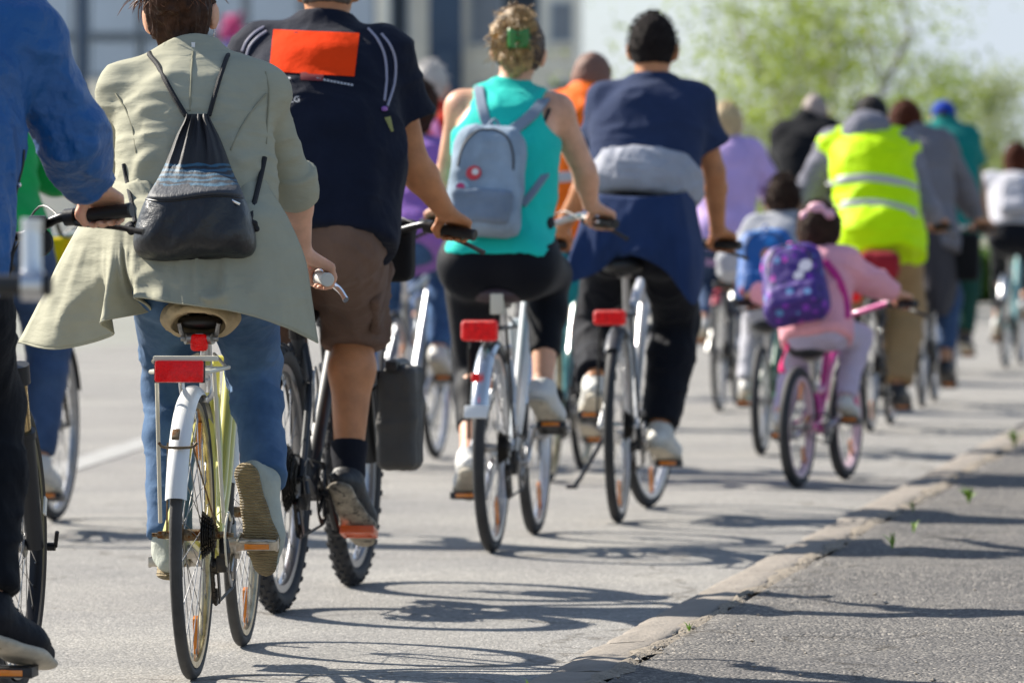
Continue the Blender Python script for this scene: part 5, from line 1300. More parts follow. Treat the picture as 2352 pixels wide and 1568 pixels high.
tm.materials.clear(); tm.materials.append(mat('white_print', (.62, .62, .64), .6)); bpy.data.objects.remove(to); tm.name = 'lettering'; link(bpy.data.objects.new('lettering', tm), tee)
for pts in ([(846, 66), (868, 92), (884, 130), (888, 180), (883, 232)], [(876, 78), (896, 104), (908, 140), (906, 190), (890, 244)], [(556, 118), (566, 96), (584, 76), (606, 62)], [(566, 128), (574, 106), (592, 86), (612, 72)]):
    P = [fB.cast(tT, x, y, .001) for x, y in pts]; q = MB(); q.tube(catmull(P, 5), .0042, 6); q.build('piping', PIPE, tee)
q = MB(); c = fB.cast(tT, 883, 250, .006); q.lathe([(0, -.008), (.009, -.005), (.010, .004), (0, .008)], c=c, ax='z', n=10); q.build('cord_stop', mat('violet_plastic', (.28, .12, .42), .4), tee)
q = MB(); q.box(c + V3(.012, -.004, -.045), (.011, .003, .022), np.array(Matrix.Rotation(R(-12), 3, 'Y')), bev=.002); q.build('cord_tag', mat('lime_tag', (.26, .27, .09), .6), tee)
sh = make_trousers(pB, JB, BROWN, 'shorts', g=.016, fat=1.08, res=.0075, wr=.015, length=-1.14, kfat=1.08, flare=.012, seed=6.2, fx=(8, 8, 10), waist=.06,
                   folds=[(fB.at(740, 560, .2), fB.at(850, 600, .2), .02, .012), (fB.at(760, 640, .25), fB.at(880, 600, .2), .02, .012), (fB.at(770, 700, .3), fB.at(880, 740, .3), .02, .008)])
# cargo pocket
S = SDF(); kn, hp = JB['kr'], JB['hr']; ax_ = nrm(kn - hp); ou = nrm(V3(1, -.35, 0)); ou = nrm(ou - ax_ * np.dot(ou, ax_)); sd2 = np.cross(ax_, ou); Rp = np.stack([sd2, ou, ax_], 1)
pc = hp + (kn - hp) * .62 + ou * .088; S.box(pc, (.070, .014, .085), .010, Rp); S.box(pc + ou * .006 - ax_ * .07, (.074, .014, .026), .007, Rp, k=.002); V, F = S.mesh(.006); V = wrinkle(V, F, .008, (14, 14, 14), seed=1); mesh_np('cargo_pocket', V, F, BROWN, sh)
make_socks(pB, JB, cloth('black_sock', (.012, .013, .02)), .22, .006)
SHOE_K = mat('black_shoe', (.016, .017, .02), .55, bump=[(50, .003)], var=(20, .3)); make_shoes(pB, JB, SHOE_K, mat('scuffed_sole', (.30, .26, .20), .8, var=(25, .6), wear=(35, .55, (.05, .045, .04))), res=.006, laces=WHITE_P)
HAIR_G = mat('grey_brown_hair', (.10, .075, .06), .6, bump=[(200, .004)]); make_hair(pB, JB, RmB, 1.03, HAIR_G, 'crop', seed=2.)
place(pB, fB)
# bags on the mountain bike
pn = empty('pannier_bag'); tag(pn, 'grey roll-top pannier bag hung beside the mountain bike front wheel', 'bag')
GREYB = mat('grey_tarpaulin', (.055, .052, .048), .7, bump=[(12, .01), (70, .002)], var=(8, .15))
c = fB.at(921, 958, 1.12); S = SDF(); S.box(c, (.058, .10, .152), .022, k=.0, taper=-.05); V, F = S.mesh(.008); V = wrinkle(V, F, .010, (9, 9, 7), seed=3); mesh_np('bag_body', V, F, GREYB, pn)
q = MB(); q.tube([c + V3(-.01, -.085, .158), c + V3(-.01, .085, .158)], .022, 12, flat=.8); q.box(c + V3(-.01, -.10, .155), (.018, .012, .016), bev=.005); q.build('roll_closure', BLACK, pn)
q = MB(); q.tube([c + V3(-.058, -.05, .14), c + V3(-.058, -.05, -.13)], .008, 8); q.tube([c + V3(-.058, .05, .14), c + V3(-.058, .05, -.13)], .008, 8); q.tube([c + V3(-.06, -.05, .10), c + V3(-.11, .0, .06)], .006, 8); q.build('mount', BLACK, pn); place(pn, fB)
hbg = empty('handlebar_bag'); tag(hbg, 'black bag hanging from the mountain bike handlebar', 'bag')
S = SDF(); c = V3(.06, .97, 1.0); S.box(c, (.16, .06, .09), .03); S.box(c + V3(0, 0, .075), (.165, .066, .02), .015, k=.01); V, F = S.mesh(.01); mesh_np('bag_body', V, F, cloth('black_nylon', (.012, .012, .013)), hbg)
q = MB(); q.tube([c + V3(-.05, -.02, .09), c + V3(-.05, -.09, .06)], .012, 8); q.tube([c + V3(.05, -.02, .09), c + V3(.05, -.09, .06)], .012, 8); q.build('strap', BLACK, hbg); place(hbg, fB)
# ================================================================== shared: backpacks, tail lamps
def backpack(fr, J, tree_, label, px, m, m2, strapm, depth=.13, tilt=0., name='backpack', res=.008, straps=(), badges=(), wr=.008, pocket=.55, seed=0.):
    """px: (centre x, top y, bottom y, half width) in the picture; rests on the rider's back"""
    o = empty(name); tag(o, label, 'backpack')
    cx, y0, y1, hw = px; cy = (y0 + y1) / 2
    a = fr.cast(tree_, cx, y0 + (y1 - y0) * .12, 0.); b = fr.cast(tree_, cx, y0 + (y1 - y0) * .8, 0.)
    c = (a + b) / 2; u = nrm(a - b); u = nrm(V3(u[0] + math.sin(tilt), u[1], u[2])); x = nrm(V3(1, 0, 0) - u * u[0]); bk = -np.cross(u, x); bk = bk if bk[1] < 0 else -bk
    h = abs(fr.at(cx, y0, c[1])[2] - fr.at(cx, y1, c[1])[2]) / 2; w = fr.at(cx + hw, cy, c[1])[0] - fr.at(cx, cy, c[1])[0]
    c = fr.at(cx, cy, min(a[1], b[1]) * .5 + (a[1] + b[1]) * .25); c = c + bk * depth * .35
    Rm = np.stack([x, bk, u], 1); S = SDF()
    S.box(c, (w, depth / 2, h), min(depth * .42, w * .5), Rm, k=.0, taper=-.10); S.ell(c + u * h * .55, V3(w * .9, depth * .46, h * .45), Rm, k=.04)
    V, F = S.mesh(res); V = wrinkle(V, F, wr, (9, 9, 9), seed=seed); body = mesh_np('bag_body', V, F, m, o)
    S = SDF(); S.box(c + bk * depth * .42 - u * h * pocket, (w * .84, depth * .20, h * .32), depth * .15, Rm, k=.0); V, F = S.mesh(res); V = wrinkle(V, F, wr * .8, (12, 12, 12), seed=seed + 3); mesh_np('pocket', V, F, m2, o)
    q = MB(); G = [c + bk * (depth * .5 + .004) + x * w * .78 * math.cos(t) + u * h * (.15 + .75 * math.sin(t)) for t in np.linspace(0, pi, 18)]
    tb = bvh(body); G = [np.array(tb.find_nearest(Vector(p))[0]) + bk * .002 for p in G]; q.tube(G, .0035, 6); q.build('zip', BLACK, o)
    q = MB(); q.tube(catmull([c + u * h * .96 - x * .03, c + u * (h + .035), c + u * h * .96 + x * .03], 5), .008, 8, flat=.6); q.build('haul_loop', strapm, o)
    for pts, wd in straps:
        P = [fr.cast(tree_, *p, off=.006) for p in pts]; P = P + [P[-1] + V3(0, .05, .004), P[-1] + V3(0, .10, -.012)] if pts[-1][1] < pts[0][1] - 60 else P; ribbon(P, bk, wd, .004).build('strap', strapm, o)
    for i_, (bx, by, r_, bm) in enumerate(badges):
        p = fr.cast(tb, bx, by, .002 + .003 * i_); n_ = MB(); n_.tube([p, p + bk * .004], [r_, r_ * .92], 18); n_.build('badge', bm, o)
    return place(o, fr), c, Rm, (w, depth, h)
def tail_lamp(bike, c, w, h, name='tail_lamp', d=.02, m=None):
    S = SDF(); S.box(c, (w, d, h), min(.012, h * .6)); V, F = S.mesh(.004); return mesh_np(name, V, F, m or RED_L, bike)

# ================================================================== 3. woman in turquoise
fT = frame_px((1130, 1268), 1228, 1.08)
SILVER = paint('silver_paint', (.55, .58, .60), .25); MUD_S = metal('polished_mudguard', (.66, .66, .66), .22)
bikeT, BT = make_bike('bicycle', fT, 'silver city bicycle with a wide red tail lamp under the turquoise rider', dict(R=.345, tw=.040, wb=1.08, seat=.865, style='step', frame=SILVER, tube=.019, refl=(R(-60), R(100)), crank=R(40), bar='up', grip=(.285, .70, 1.085), gdir=(.72, -.66, -.10), barm=ALU, gripm=BLACK,
    fend=(MUD_S, 50, 158, 20, 160), rack=BLACKM, rack_w=.062, pitch_l=5, pitch_r=20, headz=.90, stz=.66, saddle=mat('plum_saddle', (.05, .03, .035), .5), saddle_w=.105, cassette=True))
tail_lamp(bikeT, (0, -.29, .735), .060, .034); tail_lamp(bikeT, (-.002, -.372, .585), .017, .018, 'rear_reflector', .006)
q = MB(); q.box((0, -.378, .475), (.038, .004, .022), np.array(Matrix.Rotation(R(-25), 3, 'X')), bev=.004); q.build('mud_flap', WHITE_P, bikeT)
q = MB(); q.box((0, .13, .815), (.022, .02, .035), bev=.006); q.build('seat_block', CREAM_E, bikeT)
TURQ = cloth('turquoise_jersey', (.015, .56, .47), .7, wr=.006, var=.08, sc=12); BLKL = cloth('black_leggings', (.006, .007, .011), .6, wr=.003, sc=10)
JT = pose(BT, s=1.0, sh=(fT.at(1062, 246, .44), fT.at(1278, 254, .44)), hip=(-.006, .24, .95), head=fT.at(1192, 118, .50), el_r=fT.at(1342, 392, .52), el_l=fT.at(1028, 400, .52), foot_r=25, foot_l=22, toe=10, kpole_r=(.02, 1, .3))
RmT = head_R(JT, R(10), R(-2), R(6))
pT = make_body('person', JT, SKIN_F, 'woman in a turquoise sleeveless top and black leggings with a green hair claw', GP, RmT, hs=.99, res=.008, female=True)
make_trousers(pT, JT, BLKL, 'leggings', g=.006, fat=1.12, res=.009, wr=.002, length=.72, calf=1.0, kfat=1.08, waist=.30)
S = SDF(); add_torso(S, JT, .008, k=.07, hump=.028, sh=True, fat=1.08); uT, xT, bT = torso_frame(JT)
S.cone(JT['hip'] + uT * .2, JT['hip'] - uT * .05, .155, .182, k=.06, sq=(bT, .78)); add_seat(S, JT, .010, fat=1.08)
for n, sd in (('l', -1), ('r', 1)): S.ell(JT['s' + n] + xT * sd * .035 + uT * .01, (.085, .2, .105), sub=True, k=.012)
S.cone(JT['sc'], JT['sc'] + uT * .11, .062, .050, k=.04, cuts=[(JT['sc'] + uT * .075, uT)])
V, F = S.mesh(.008, cuts=[(JT['hip'] - uT * .025, -uT)]); V = wrinkle(V, F, .009, (5, 5, 10), seed=2); topT = mesh_np('tank_top', V, F, TURQ, pT)
make_shoes(pT, JT, mat('white_trainer', (.62, .61, .58), .6, bump=[(60, .002)], var=(20, .08)), SOLE_W, res=.007)
HAIR_BL = mat('dark_blond_hair', (.33, .17, .05), .4, bump=[(60, .02, (1, 1, .2)), (200, .004)], var=(26, .75), col2=(.72, .45, .17), spec=.6)
hT = make_hair(pT, JT, RmT, .99, mat('brown_hair', (.055, .026, .016), .4, bump=[(70, .008, (1, 1, .15))], var=(40, .5)), 'short', seed=5., amp=.006)
S = SDF(); rr = random.Random(4); tH = bvh(pT)
for (x, y, r_) in ((1150, 75, .030), (1165, 52, .034), (1190, 42, .036), (1178, 34, .022), (1205, 40, .024), (1118, 92, .010), (1112, 100, .008), (1122, 112, .009), (1215, 60, .026), (1135, 95, .024), (1145, 110, .024), (1125, 105, .012), (1130, 88, .015), (1195, 118, .022), (1180, 135, .020), (1195, 145, .020), (1210, 150, .018), (1170, 150, .018), (1160, 135, .018), (1190, 165, .014), (1175, 170, .013), (1215, 128, .018), (1205, 100, .016)):
    S.ell(fT.cast(tH, x, y, .010), V3(r_, r_ * .8, r_) * 1.12, k=.016)
V, F = S.mesh(.0055, smooth=1); V = wrinkle(V, F, .008, (46, 46, 20), seed=1, warp=.06); mesh_np('curls', V, F, HAIR_BL, hT)
tag(curls(hT, JT, RmT, 1.12, HAIR_BL, 220, lambda r_: (r_.uniform(-1.3, .5), r_.uniform(-.5, 1.3)), 15, L=(.02, .05), r=.0016, amp=.008, hug=.5), kind='stuff')
GREENP = mat('green_acrylic', (.003, .16, .018), .3, coat=.3, spec=.6)
q = MB(); P0 = fT.cast(bvh(hT), 1190, 92, .045)
for s in (-1, 1):
    q.grid(np.asarray([[P0 + V3(s * (.002 + .032 * u) , .012 * u * u + .004 * v, (.030 - .058 * v) * (1 - .1 * u) + .012 * u * (1 - v)) for u in np.linspace(0, 1, 6)] for v in np.linspace(0, 1, 8)]))
    for k in range(4): q.tube(catmull([P0 + V3(s * .030, .012, .02 - k * .014), P0 + V3(s * .038, .03, .015 - k * .014), P0 + V3(s * .030, .045, .01 - k * .014)], 3), .003, 5)
q.tube([P0 + V3(-.012, -.003, .004), P0 + V3(.012, -.003, .004)], .007, 8)
cl = q.build('hair_claw', GREENP, pT); sm = cl.modifiers.new('t', 'SOLIDIFY'); sm.thickness = .004
place(pT, fT); place_T = bvh(topT)
for pts in ([(1262, 250), (1252, 275), (1238, 300), (1226, 320)], [(1098, 215), (1094, 240), (1088, 270)]):
    P = [fT.cast(tH, x, y, .004) for x, y in pts]; ribbon(P, bT, .006, .002).build('bra_strap', BLACK, pT)
GBL = cloth('grey_blue_canvas', (.27, .345, .43), .8, wr=.006, var=.25, sc=14); GBL2 = cloth('grey_blue_canvas_dark', (.19, .24, .31), .8, wr=.006, var=.2, sc=14); GBS = cloth('grey_webbing', (.22, .27, .34), .8, wr=.001)
backpack(fT, JT, place_T, 'grey-blue canvas backpack with round badges on the turquoise top', (1122, 300, 560, 84), GBL, GBL2, GBS, depth=.13, tilt=.12, straps=[([(1150, 310), (1122, 290), (1108, 250), (1100, 205)], .017), ([(1160, 310), (1190, 290), (1225, 260), (1262, 225)], .019), ([(1200, 470), (1225, 440), (1250, 405)], .012)],
         badges=[(1088, 397, .026, mat('red_badge', (.62, .05, .06), .4)), (1092, 395, .012, WHITE_P), (1060, 432, .026, mat('pale_blue_badge', (.35, .50, .58), .4)), (1058, 430, .015, mat('magenta_badge', (.55, .03, .14), .4))], seed=2.)

# ================================================================== 4. man in navy with a jacket round his waist
fN = frame_px((1420, 1200), 1490, 1.10)
bikeN, BN = make_bike('bicycle', fN, 'white touring bicycle with short black mudguard under the man in navy', dict(R=.35, tw=.038, wb=1.10, seat=.945, style='diamond', frame=paint('white_paint', (.66, .67, .68), .25), tube=.018, refl=(R(-80),), crank=R(-32), bar='flat', grip=(.315, .80, 1.0), gdir=(.92, -.36, -.05), barm=ALU, headz=.95, stz=.72, steer=-.16,
    fend=(mat('grey_black_mudguard', (.07, .07, .075), .35), 60, 128), rack=BLACKM, rack_w=.055, pitch_l=15, pitch_r=5, saddle_w=.08, hub=CHROME, crankm=CHROME))
tail_lamp(bikeN, (0, -.29, .745), .058, .027)
q = MB(); q.tube([(-.06, .12, .31), (-.14, .02, .16), (-.16, -.01, .13)], .008, 8); q.box((-.165, -.02, .13), (.02, .03, .006), bev=.003); q.build('kickstand', BLACKM, bikeN)
NAVY = cloth('navy_tee', (.022, .036, .088), .85, ridg=(4.5, .012, (.8, .8, 1.3), (.2, .5, 0)), wr=.006, var=.12, sc=10); NAVYJ = cloth('navy_jacket', (.018, .038, .11), .8, ridg=(6, .016, (1.6, 1.6, .5), (0, .2, 0)), wr=.005, var=.15, sc=14); LINING = cloth('grey_fleece_lining', (.36, .37, .42), .9, wr=.010, var=.15, sc=20)
JN = pose(BN, s=1.05, sh=(fN.at(1396, 236, .50), fN.at(1592, 236, .50)), hip=(.045, .29, 1.02), head=fN.at(1500, 112, .57), el_r=fN.at(1640, 395, .58), el_l=fN.at(1360, 405, .62), foot_l=18, foot_r=14, toe=9)
RmN = head_R(JN, 0, R(-4), 0)
pN = make_body('person', JN, SKIN_T, 'dark-haired man in a plain navy tee, black trousers and white trainers', GP, RmN, hs=1.03, res=.009)
teeN = make_top(pN, JN, NAVY, 'tee', g=.014, sleeve=.62, hem=.20, res=.009, wr=.010, fx=(4, 4, 8), seed=8, sleeve_g=.012, w=1.06, fat=1.02, waist=1.04, neck_z=.035)
make_trousers(pN, JN, cloth('black_trackpants', (.008, .009, .014), .75, wr=.008), 'trousers', g=.016, res=.009, wr=.009, length=.96, seed=3, calf=1.1, kfat=1.12, waist=.4, flare=.008)
uN, xN, bN = torso_frame(JN); LsN = np.linalg.norm(JN['sc'] - JN['hip']); RN = np.stack([xN, bN, uN], 1)
S = SDF(); cN = JN['hip'] + uN * LsN * .385
S.ell(cN + bN * .02, V3(.222, .190, .17), RN, k=.02, cuts=[(cN + uN * .085, uN), (cN - uN * .080, -uN)]); V, F = S.mesh(.009); V = wrinkle(V, F, .016, (6, 6, 16), seed=2.5); band = mesh_np('tied_jacket', V, F, LINING, pN)
tb_ = bvh(band)
rows = [[(1352, 440, .24), (1375, 445, .16), (1420, 450, .12), (1470, 452, .09), (1520, 450, .10), (1560, 445, .16), (1592, 438, .30)],
        [(1330, 520, .14), (1370, 525, .10), (1415, 520, .09), (1468, 518, .06), (1525, 518, .07), (1572, 515, .14), (1605, 510, .30)],
        [(1308, 590, .08), (1365, 590, .08), (1410, 575, .09), (1465, 568, .05), (1530, 580, .06), (1585, 600, .12), (1618, 590, .28)],
        [(1296, 655, .05), (1368, 628, .08), (1412, 598, .12), (1462, 588, .06), (1530, 625, .06), (1592, 700, .10), (1612, 660, .26)]]
skirt, GN = sheet_fr(fN, rows, 'jacket_body', NAVYJ, band, nu=8, nv=8, rip=.035, ripf=9, seed=6.1)
make_shoes(pN, JN, mat('white_striped_trainer', (.58, .57, .53), .6, var=(25, .15)), SOLE_W, res=.007)
hN = make_hair(pN, JN, RmN, 1.03, mat('near_black_hair', (.016, .011, .010), .8, bump=[(160, .01)], var=(60, .4), spec=.2), 'short', seed=3., amp=.0025)
tag(curls(hN, JN, RmN, 1.03, _M['near_black_hair'], 500, lambda r_: (r_.uniform(-1.6, 1.6), r_.uniform(-.35, 1.5)), 9, L=(.005, .010), amp=.001, hug=.3), kind='stuff')
place(pN, fN)

# ================================================================== 5. man in the blue jacket at the left edge
fU = Fr((-1.262, 12.0, 0), R(6.0))
bikeU, BU = make_bike('bicycle', fU, 'bicycle with gold suspension fork, ridden by the man in blue at the left edge', dict(R=.345, tw=.040, wb=1.08, seat=.97, style='diamond', frame=DKF, tube=.020, rim=BLACKM, crank=R(-92), grip=(fU.at(240, 492, .76)[0], .76, 1.11), gdir=(.95, -.26, .10), barm=BLACKM, gripm=BLACK, susp=metal('gold_stanchion', (.55, .42, .22), .2), headz=.98, clampz=1.06, pitch_r=0, fend=(BLACK, 60, 150), stz=.75, pedal=BLACK))
q = MB(); q.tube([(.082, 1.08, .345), (.10, 1.08, .345)], .010, 10); q.tube([(.10, 1.08, .345), (.108, 1.06, .38)], .005, 8); q.build('quick_release', BLACKM, bikeU)
q = MB(); q.box((.083, 1.045, .44), (.002, .012, .02), np.array(Matrix.Rotation(R(-18), 3, 'X'))); q.build('fork_decal', WHITE_P, bikeU)
q = MB(); q.lathe([(0, -.008), (.030, -.006), (.034, .0), (.030, .008), (0, .010)], c=(.115, .80, 1.045), ax='y', n=18); q.box((.115, .79, 1.085), (.018, .02, .02), bev=.006); q.build('gear_shifter', BLACK, bikeU)
BLUEJ = mat('royal_blue_nylon', (.004, .082, .27), .5, bump=[(6, .02, (1, 1, .7), (.3, .5, 0), 'r'), (9, .03, (1, 1, .6)), (26, .010), (500, .0004)], var=(5, .12), sheen=.2, spec=.5)
JU = pose(BU, s=1.03, sh=(fU.at(52, 88, .50) - V3(.36, 0, .0), fU.at(52, 88, .50)), hip=(-.05, .25, 1.05), kpole_r=(-.12, 1, .3), head=fU.at(52, 88, .50) + V3(-.185, .10, .235), el_r=fU.at(168, 322, .56), fdir_r=(.50, .80, -.32), foot_l=8, ball_r=BU['ped'][1] + V3(.02, .02, .03), wrist=(-.2, -.62, .62))
RmU = head_R(JU, R(-10), R(-4), 0)
pU = make_body('person', JU, SKIN_F, 'rider in a royal blue jacket and black trousers cut by the left edge', GP, RmU, hs=1.02, res=.0065)
fo = [(fU.at(70, 20, .4), fU.at(110, 60, .4), .02, .012), (fU.at(70, 110, .4), fU.at(150, 130, .45), .02, .012), (fU.at(120, 180, .45), fU.at(190, 230, .5), .022, .008), (fU.at(150, 260, .5), fU.at(225, 300, .5), .02, .010), (fU.at(170, 350, .5), fU.at(235, 330, .5), .02, .012), (fU.at(190, 400, .55), fU.at(250, 380, .55), .018, .008), (fU.at(20, 350, .3), fU.at(40, 560, .25), .02, .012), (fU.at(60, 330, .3), fU.at(70, 560, .25), .02, .010)]
jU = make_top(pU, JU, BLUEJ, 'jacket', g=.020, sleeve=.90, long=True, hem=-.10, res=.0065, wr=.014, fx=(7, 7, 11), folds=fo, sleeve_g=.004, fat=1.0, waist=1.1, seed=9, cuff=None)
make_trousers(pU, JU, cloth('black_cotton', (.006, .007, .010), .8, wr=.008, var=.3), 'trousers', g=.015, fat=1.0, res=.008, wr=.010, length=.95, calf=1.1, kfat=1.1, seed=4, flare=.006)
make_shoes(pU, JU, mat('dark_navy_trainer', (.008, .009, .013), .6, spec=.2, bump=[(40, .004)], var=(30, .3)), SOLE_W, res=.005, fat=1.08, laces=BLACK)
make_hair(pU, JU, RmU, 1.02, HAIR_G, 'short', seed=6.)
q = MB(); zc = [fU.cast(bvh(jU), x, y, .001) for x, y in ((78, 345), (76, 380), (70, 420), (62, 470))]; q.tube(catmull(zc, 5), .003, 6); q.build('pocket_zip', BLACK, jU)
q = MB(); p_ = fU.cast(bvh(jU), 76, 432, .003); q.lathe([(0, -.003), (.006, -.002), (.006, .002), (0, .003)], c=p_, ax='y', n=12); q.build('snap_button', CHROME, jU)
place(pU, fU)

# ================================================================== 6. nearer bicycle, only its bar end shows
fX = Fr((at(75, 655, 8.6).x - .30, 7.8, 0), R(2))
bikeX, BX = make_bike('bicycle', fX, 'blurred bicycle cut by the left edge, nearest the camera, with an upright silver bar end', dict(R=.345, tw=.045, wb=1.06, seat=.90, frame=DKF, tube=.019, grip=(.235, .80, fX.at(30, 655, .80)[2]), gdir=(1, 0, 0), barm=BLACKM, headz=.84, lever=None, crank=R(-80), clampz=fX.at(30, 655, .80)[2] - .005, stz=.72))
be = fX.at(75, 655, .80); q = MB(); q.tube([be + V3(-.016, 0, 0), be + V3(.016, 0, 0)], .0235, 16)
q.tube(catmull([be, be + V3(-.002, .006, .03), be + V3(-.003, .012, .075), be + V3(-.002, .014, .10)], 4), [.017, .017, .0165, .016, .0155, .0155, .0155, .0155, .0155, .0155, .016, .0165, .0165], 14); q.build('bar_end', ALU, bikeX)
q = MB(); q.tube([be + V3(-.20, 0, 0), be], .0112, 10); q.tube([be + V3(-.16, 0, 0), be + V3(-.018, 0, 0)], .0165, 14); q.build('long_grip', BLACK, bikeX)
# ================================================================== the riders further off
def rider(fr, bl, pl, bikeP, poseP, sk, top, bottom, shoe, hair, res=.012, hs=1., yaw=0., pitch=-3, extra=None, fem=False, solem=None, groupb='bicycles ridden along the road'):
    bk, B = make_bike('bicycle', fr, bl, bikeP, groupb); J = pose(B, **poseP); Rm = head_R(J, R(yaw), R(pitch), 0)
    p = make_body('person', J, sk, pl, GP, Rm, hs=hs, res=res, female=fem)
    t = make_top(p, J, top.pop('m'), top.pop('name', 'jacket'), res=res, **top)
    b = make_trousers(p, J, bottom.pop('m'), bottom.pop('name', 'trousers'), res=res, **bottom)
    make_shoes(p, J, shoe, solem or SOLE_W, res=min(res, .009))
    h = make_hair(p, J, Rm, hs, hair[1], hair[0], res=min(res, .008), amp=.005, seed=res * 100) if hair else None
    if h and hair[0] != 'crop': tag(curls(h, J, Rm, hs, hair[1], 260, lambda r_: (r_.uniform(-1.6, 1.6), r_.uniform(-.4, 1.5)), 11, L=(.012, .03), r=.002, amp=.004, hug=.4), kind='stuff')
    place(p, fr); return bk, B, J, p, t, b, Rm
def fr_at(px, py, th): return Fr(ground(px, py), R(th))
BLKF = paint('black_enamel', (.015, .015, .017), .25); TEALF = paint('teal_enamel', (.10, .30, .30), .3); REDF = paint('red_enamel', (.35, .02, .03), .3); GREYF = metal('grey_paint', (.35, .36, .38), .35)
HB = mat('dark_hair', (.018, .012, .010), .8, bump=[(120, .006)]); HW = mat('white_hair', (.52, .50, .48), .6, bump=[(120, .006)]); HBL = mat('blond_hair', (.50, .37, .19), .5, bump=[(90, .008)], var=(30, .25)); HAUB = mat('auburn_hair', (.075, .02, .009), .75, bump=[(90, .012)], var=(30, .5), spec=.15); HBR = mat('mid_brown_hair', (.035, .017, .010), .75, bump=[(120, .01)], var=(30, .5), spec=.2)
SHW = mat('white_shoe', (.56, .55, .52), .6); SHK = mat('black_leather_shoe', (.02, .018, .018), .45)

# green sleeve behind the blue jacket
fG = frame_front((125, 1195), R(9), 1.08)
rider(fG, 'black bicycle far left, its front wheel showing behind the blue rider', 'rider with a bright green sleeve behind the blue jacket', dict(frame=BLKF, crank=R(-75), seat=.95, grip=(.30, .80, 1.05), rim=GREYF, fend=(BLACK, 40, 160, 20, 165)),
      dict(s=1.03, lean=24, hip=(-.02, .25, 1.04), el_r=fG.at(128, 395, .62), sh=(fG.at(-180, 230, .5), fG.at(60, 215, .5))), SKIN_M, dict(m=cloth('green_jersey', (.01, .33, .08), .7), g=.016, sleeve=.30, long=True, sleeve_g=.02, res=None) if False else dict(m=cloth('green_jersey', (.01, .33, .08), .7), g=.016, sleeve=.12, long=True, sleeve_g=.016), dict(m=JEANS2, g=.014), SHW, ('short', HB), yaw=-6)
yb_ = empty('basket_bag'); tag(yb_, 'yellow bag on the far-left black bicycle, seen under the blue rider hand', 'bag'); S = SDF(); c = fG.at(130, 622, .92); S.box(c, (.07, .09, .12), .03); V, F = S.mesh(.011); V = wrinkle(V, F, .01, (9, 9, 9)); mesh_np('bag_body', V, F, cloth('yellow_nylon', (.72, .55, .01)), yb_); q = MB(); q.tube([c + V3(-.05, -.03, .11), c + V3(-.05, -.12, .17)], .008, 8); q.tube([c + V3(.03, -.03, .11), c + V3(.03, -.12, .17)], .008, 8); q.build('strap', BLACK, yb_); place(yb_, fG)
# purple top
fW2 = fr_at(905, 1075, 9)
rider(fW2, 'grey bicycle half hidden behind the man with the orange print', 'rider in a violet top and blue jeans behind the mountain biker', dict(frame=GREYF, crank=R(35), seat=.93, grip=(.29, .78, 1.05), rim=ALU, refl=(R(40),)), dict(s=.94, lean=40, foot_r=20), SKIN_F,
      dict(m=cloth('violet_cotton', (.27, .14, .46)), g=.02, long=True, sleeve=.2, hem=-.12, fat=1.1), dict(m=denim('mid_jeans', (.03, .085, .22), (.06, .14, .30)), g=.012), SHW, ('medium', HBR), fem=True)
# white-haired, red vest
fW = fr_at(985, 980, 9)
bk, B, J, p, t, b, Rm = rider(fW, 'silver bicycle between the mountain biker and the turquoise rider', 'white-haired rider in a red vest with a pink stripe', dict(frame=SILVER, crank=R(-60), seat=.95, grip=(.30, .80, 1.05), fend=(MUD_S, 50, 150)),
      dict(s=1.04, sh=(fW.at(912, 282, .5), fW.at(1052, 285, .5)), head=fW.at(990, 200, .60), hip=(-.01, .26, 1.03)), SKIN_F, dict(m=cloth('signal_red', (.75, .045, .02), .6), name='vest', g=.022, sleeve=.30, hem=-.03), dict(m=JEANS2, g=.014), SHK, ('short', HW), hs=1.08)
tv = bvh(t); ribbon([fW.cast(tv, x, y, .004) for x, y in ((985, 262), (1000, 300), (1010, 350), (1014, 400))], V3(0, -1, .2), .028, .004).build('pink_stripe', mat('pink_band', (.72, .22, .48), .6), t)
# one more far rider between
fW3 = fr_at(1030, 911, 9)
rider(fW3, 'distant white bicycle left of the turquoise rider', 'distant rider in a dark jacket hidden behind the violet top', dict(frame=paint('pale_paint', (.6, .6, .6)), crank=R(20)), dict(s=1.0, lean=18, head=None) if False else dict(s=.98, lean=20), SKIN_M, dict(m=cloth('slate_jacket', (.05, .06, .08)), g=.02, long=True, sleeve=.9), dict(m=cloth('grey_trousers', (.16, .16, .17))), SHW, ('short', HB), res=.015)
# orange vest, shaved head
fO = fr_at(1262, 1105, 8)
bk, B, J, p, t, b, Rm = rider(fO, 'teal-grey bicycle between the turquoise rider and the man in navy', 'shaven-headed rider in an orange hi-vis vest', dict(frame=TEALF, seat=.95, crank=R(-50), grip=(.30, .80, 1.05), rim=BRASS_R, fend=(BLACK, 50, 150)),
      dict(s=1.04, sh=(fO.at(1262, 262, .48), fO.at(1424, 266, .48)), head=fO.at(1362, 188, .58), hip=(.03, .24, 1.02)), SKIN_M, dict(m=cloth('orange_hivis', (.95, .16, .01), .6, wr=.01), name='vest', g=.024, sleeve=.28, hem=-.10, fat=1.12, waist=1.1), dict(m=BLKL, g=.016), SHK, ('crop', mat('stubble', (.17, .085, .06), .7)), yaw=-12)
tv = bvh(t); REFL = mat('retroreflective_tape', (.42, .43, .45), .4)
for y in (345, 405): ribbon([fO.cast(tv, x, y + abs(x - 1330) * .05, .004) for x in (1262, 1290, 1330, 1370, 1400)], V3(0, -1, .2), .022, .003).build('reflective_band', REFL, t)
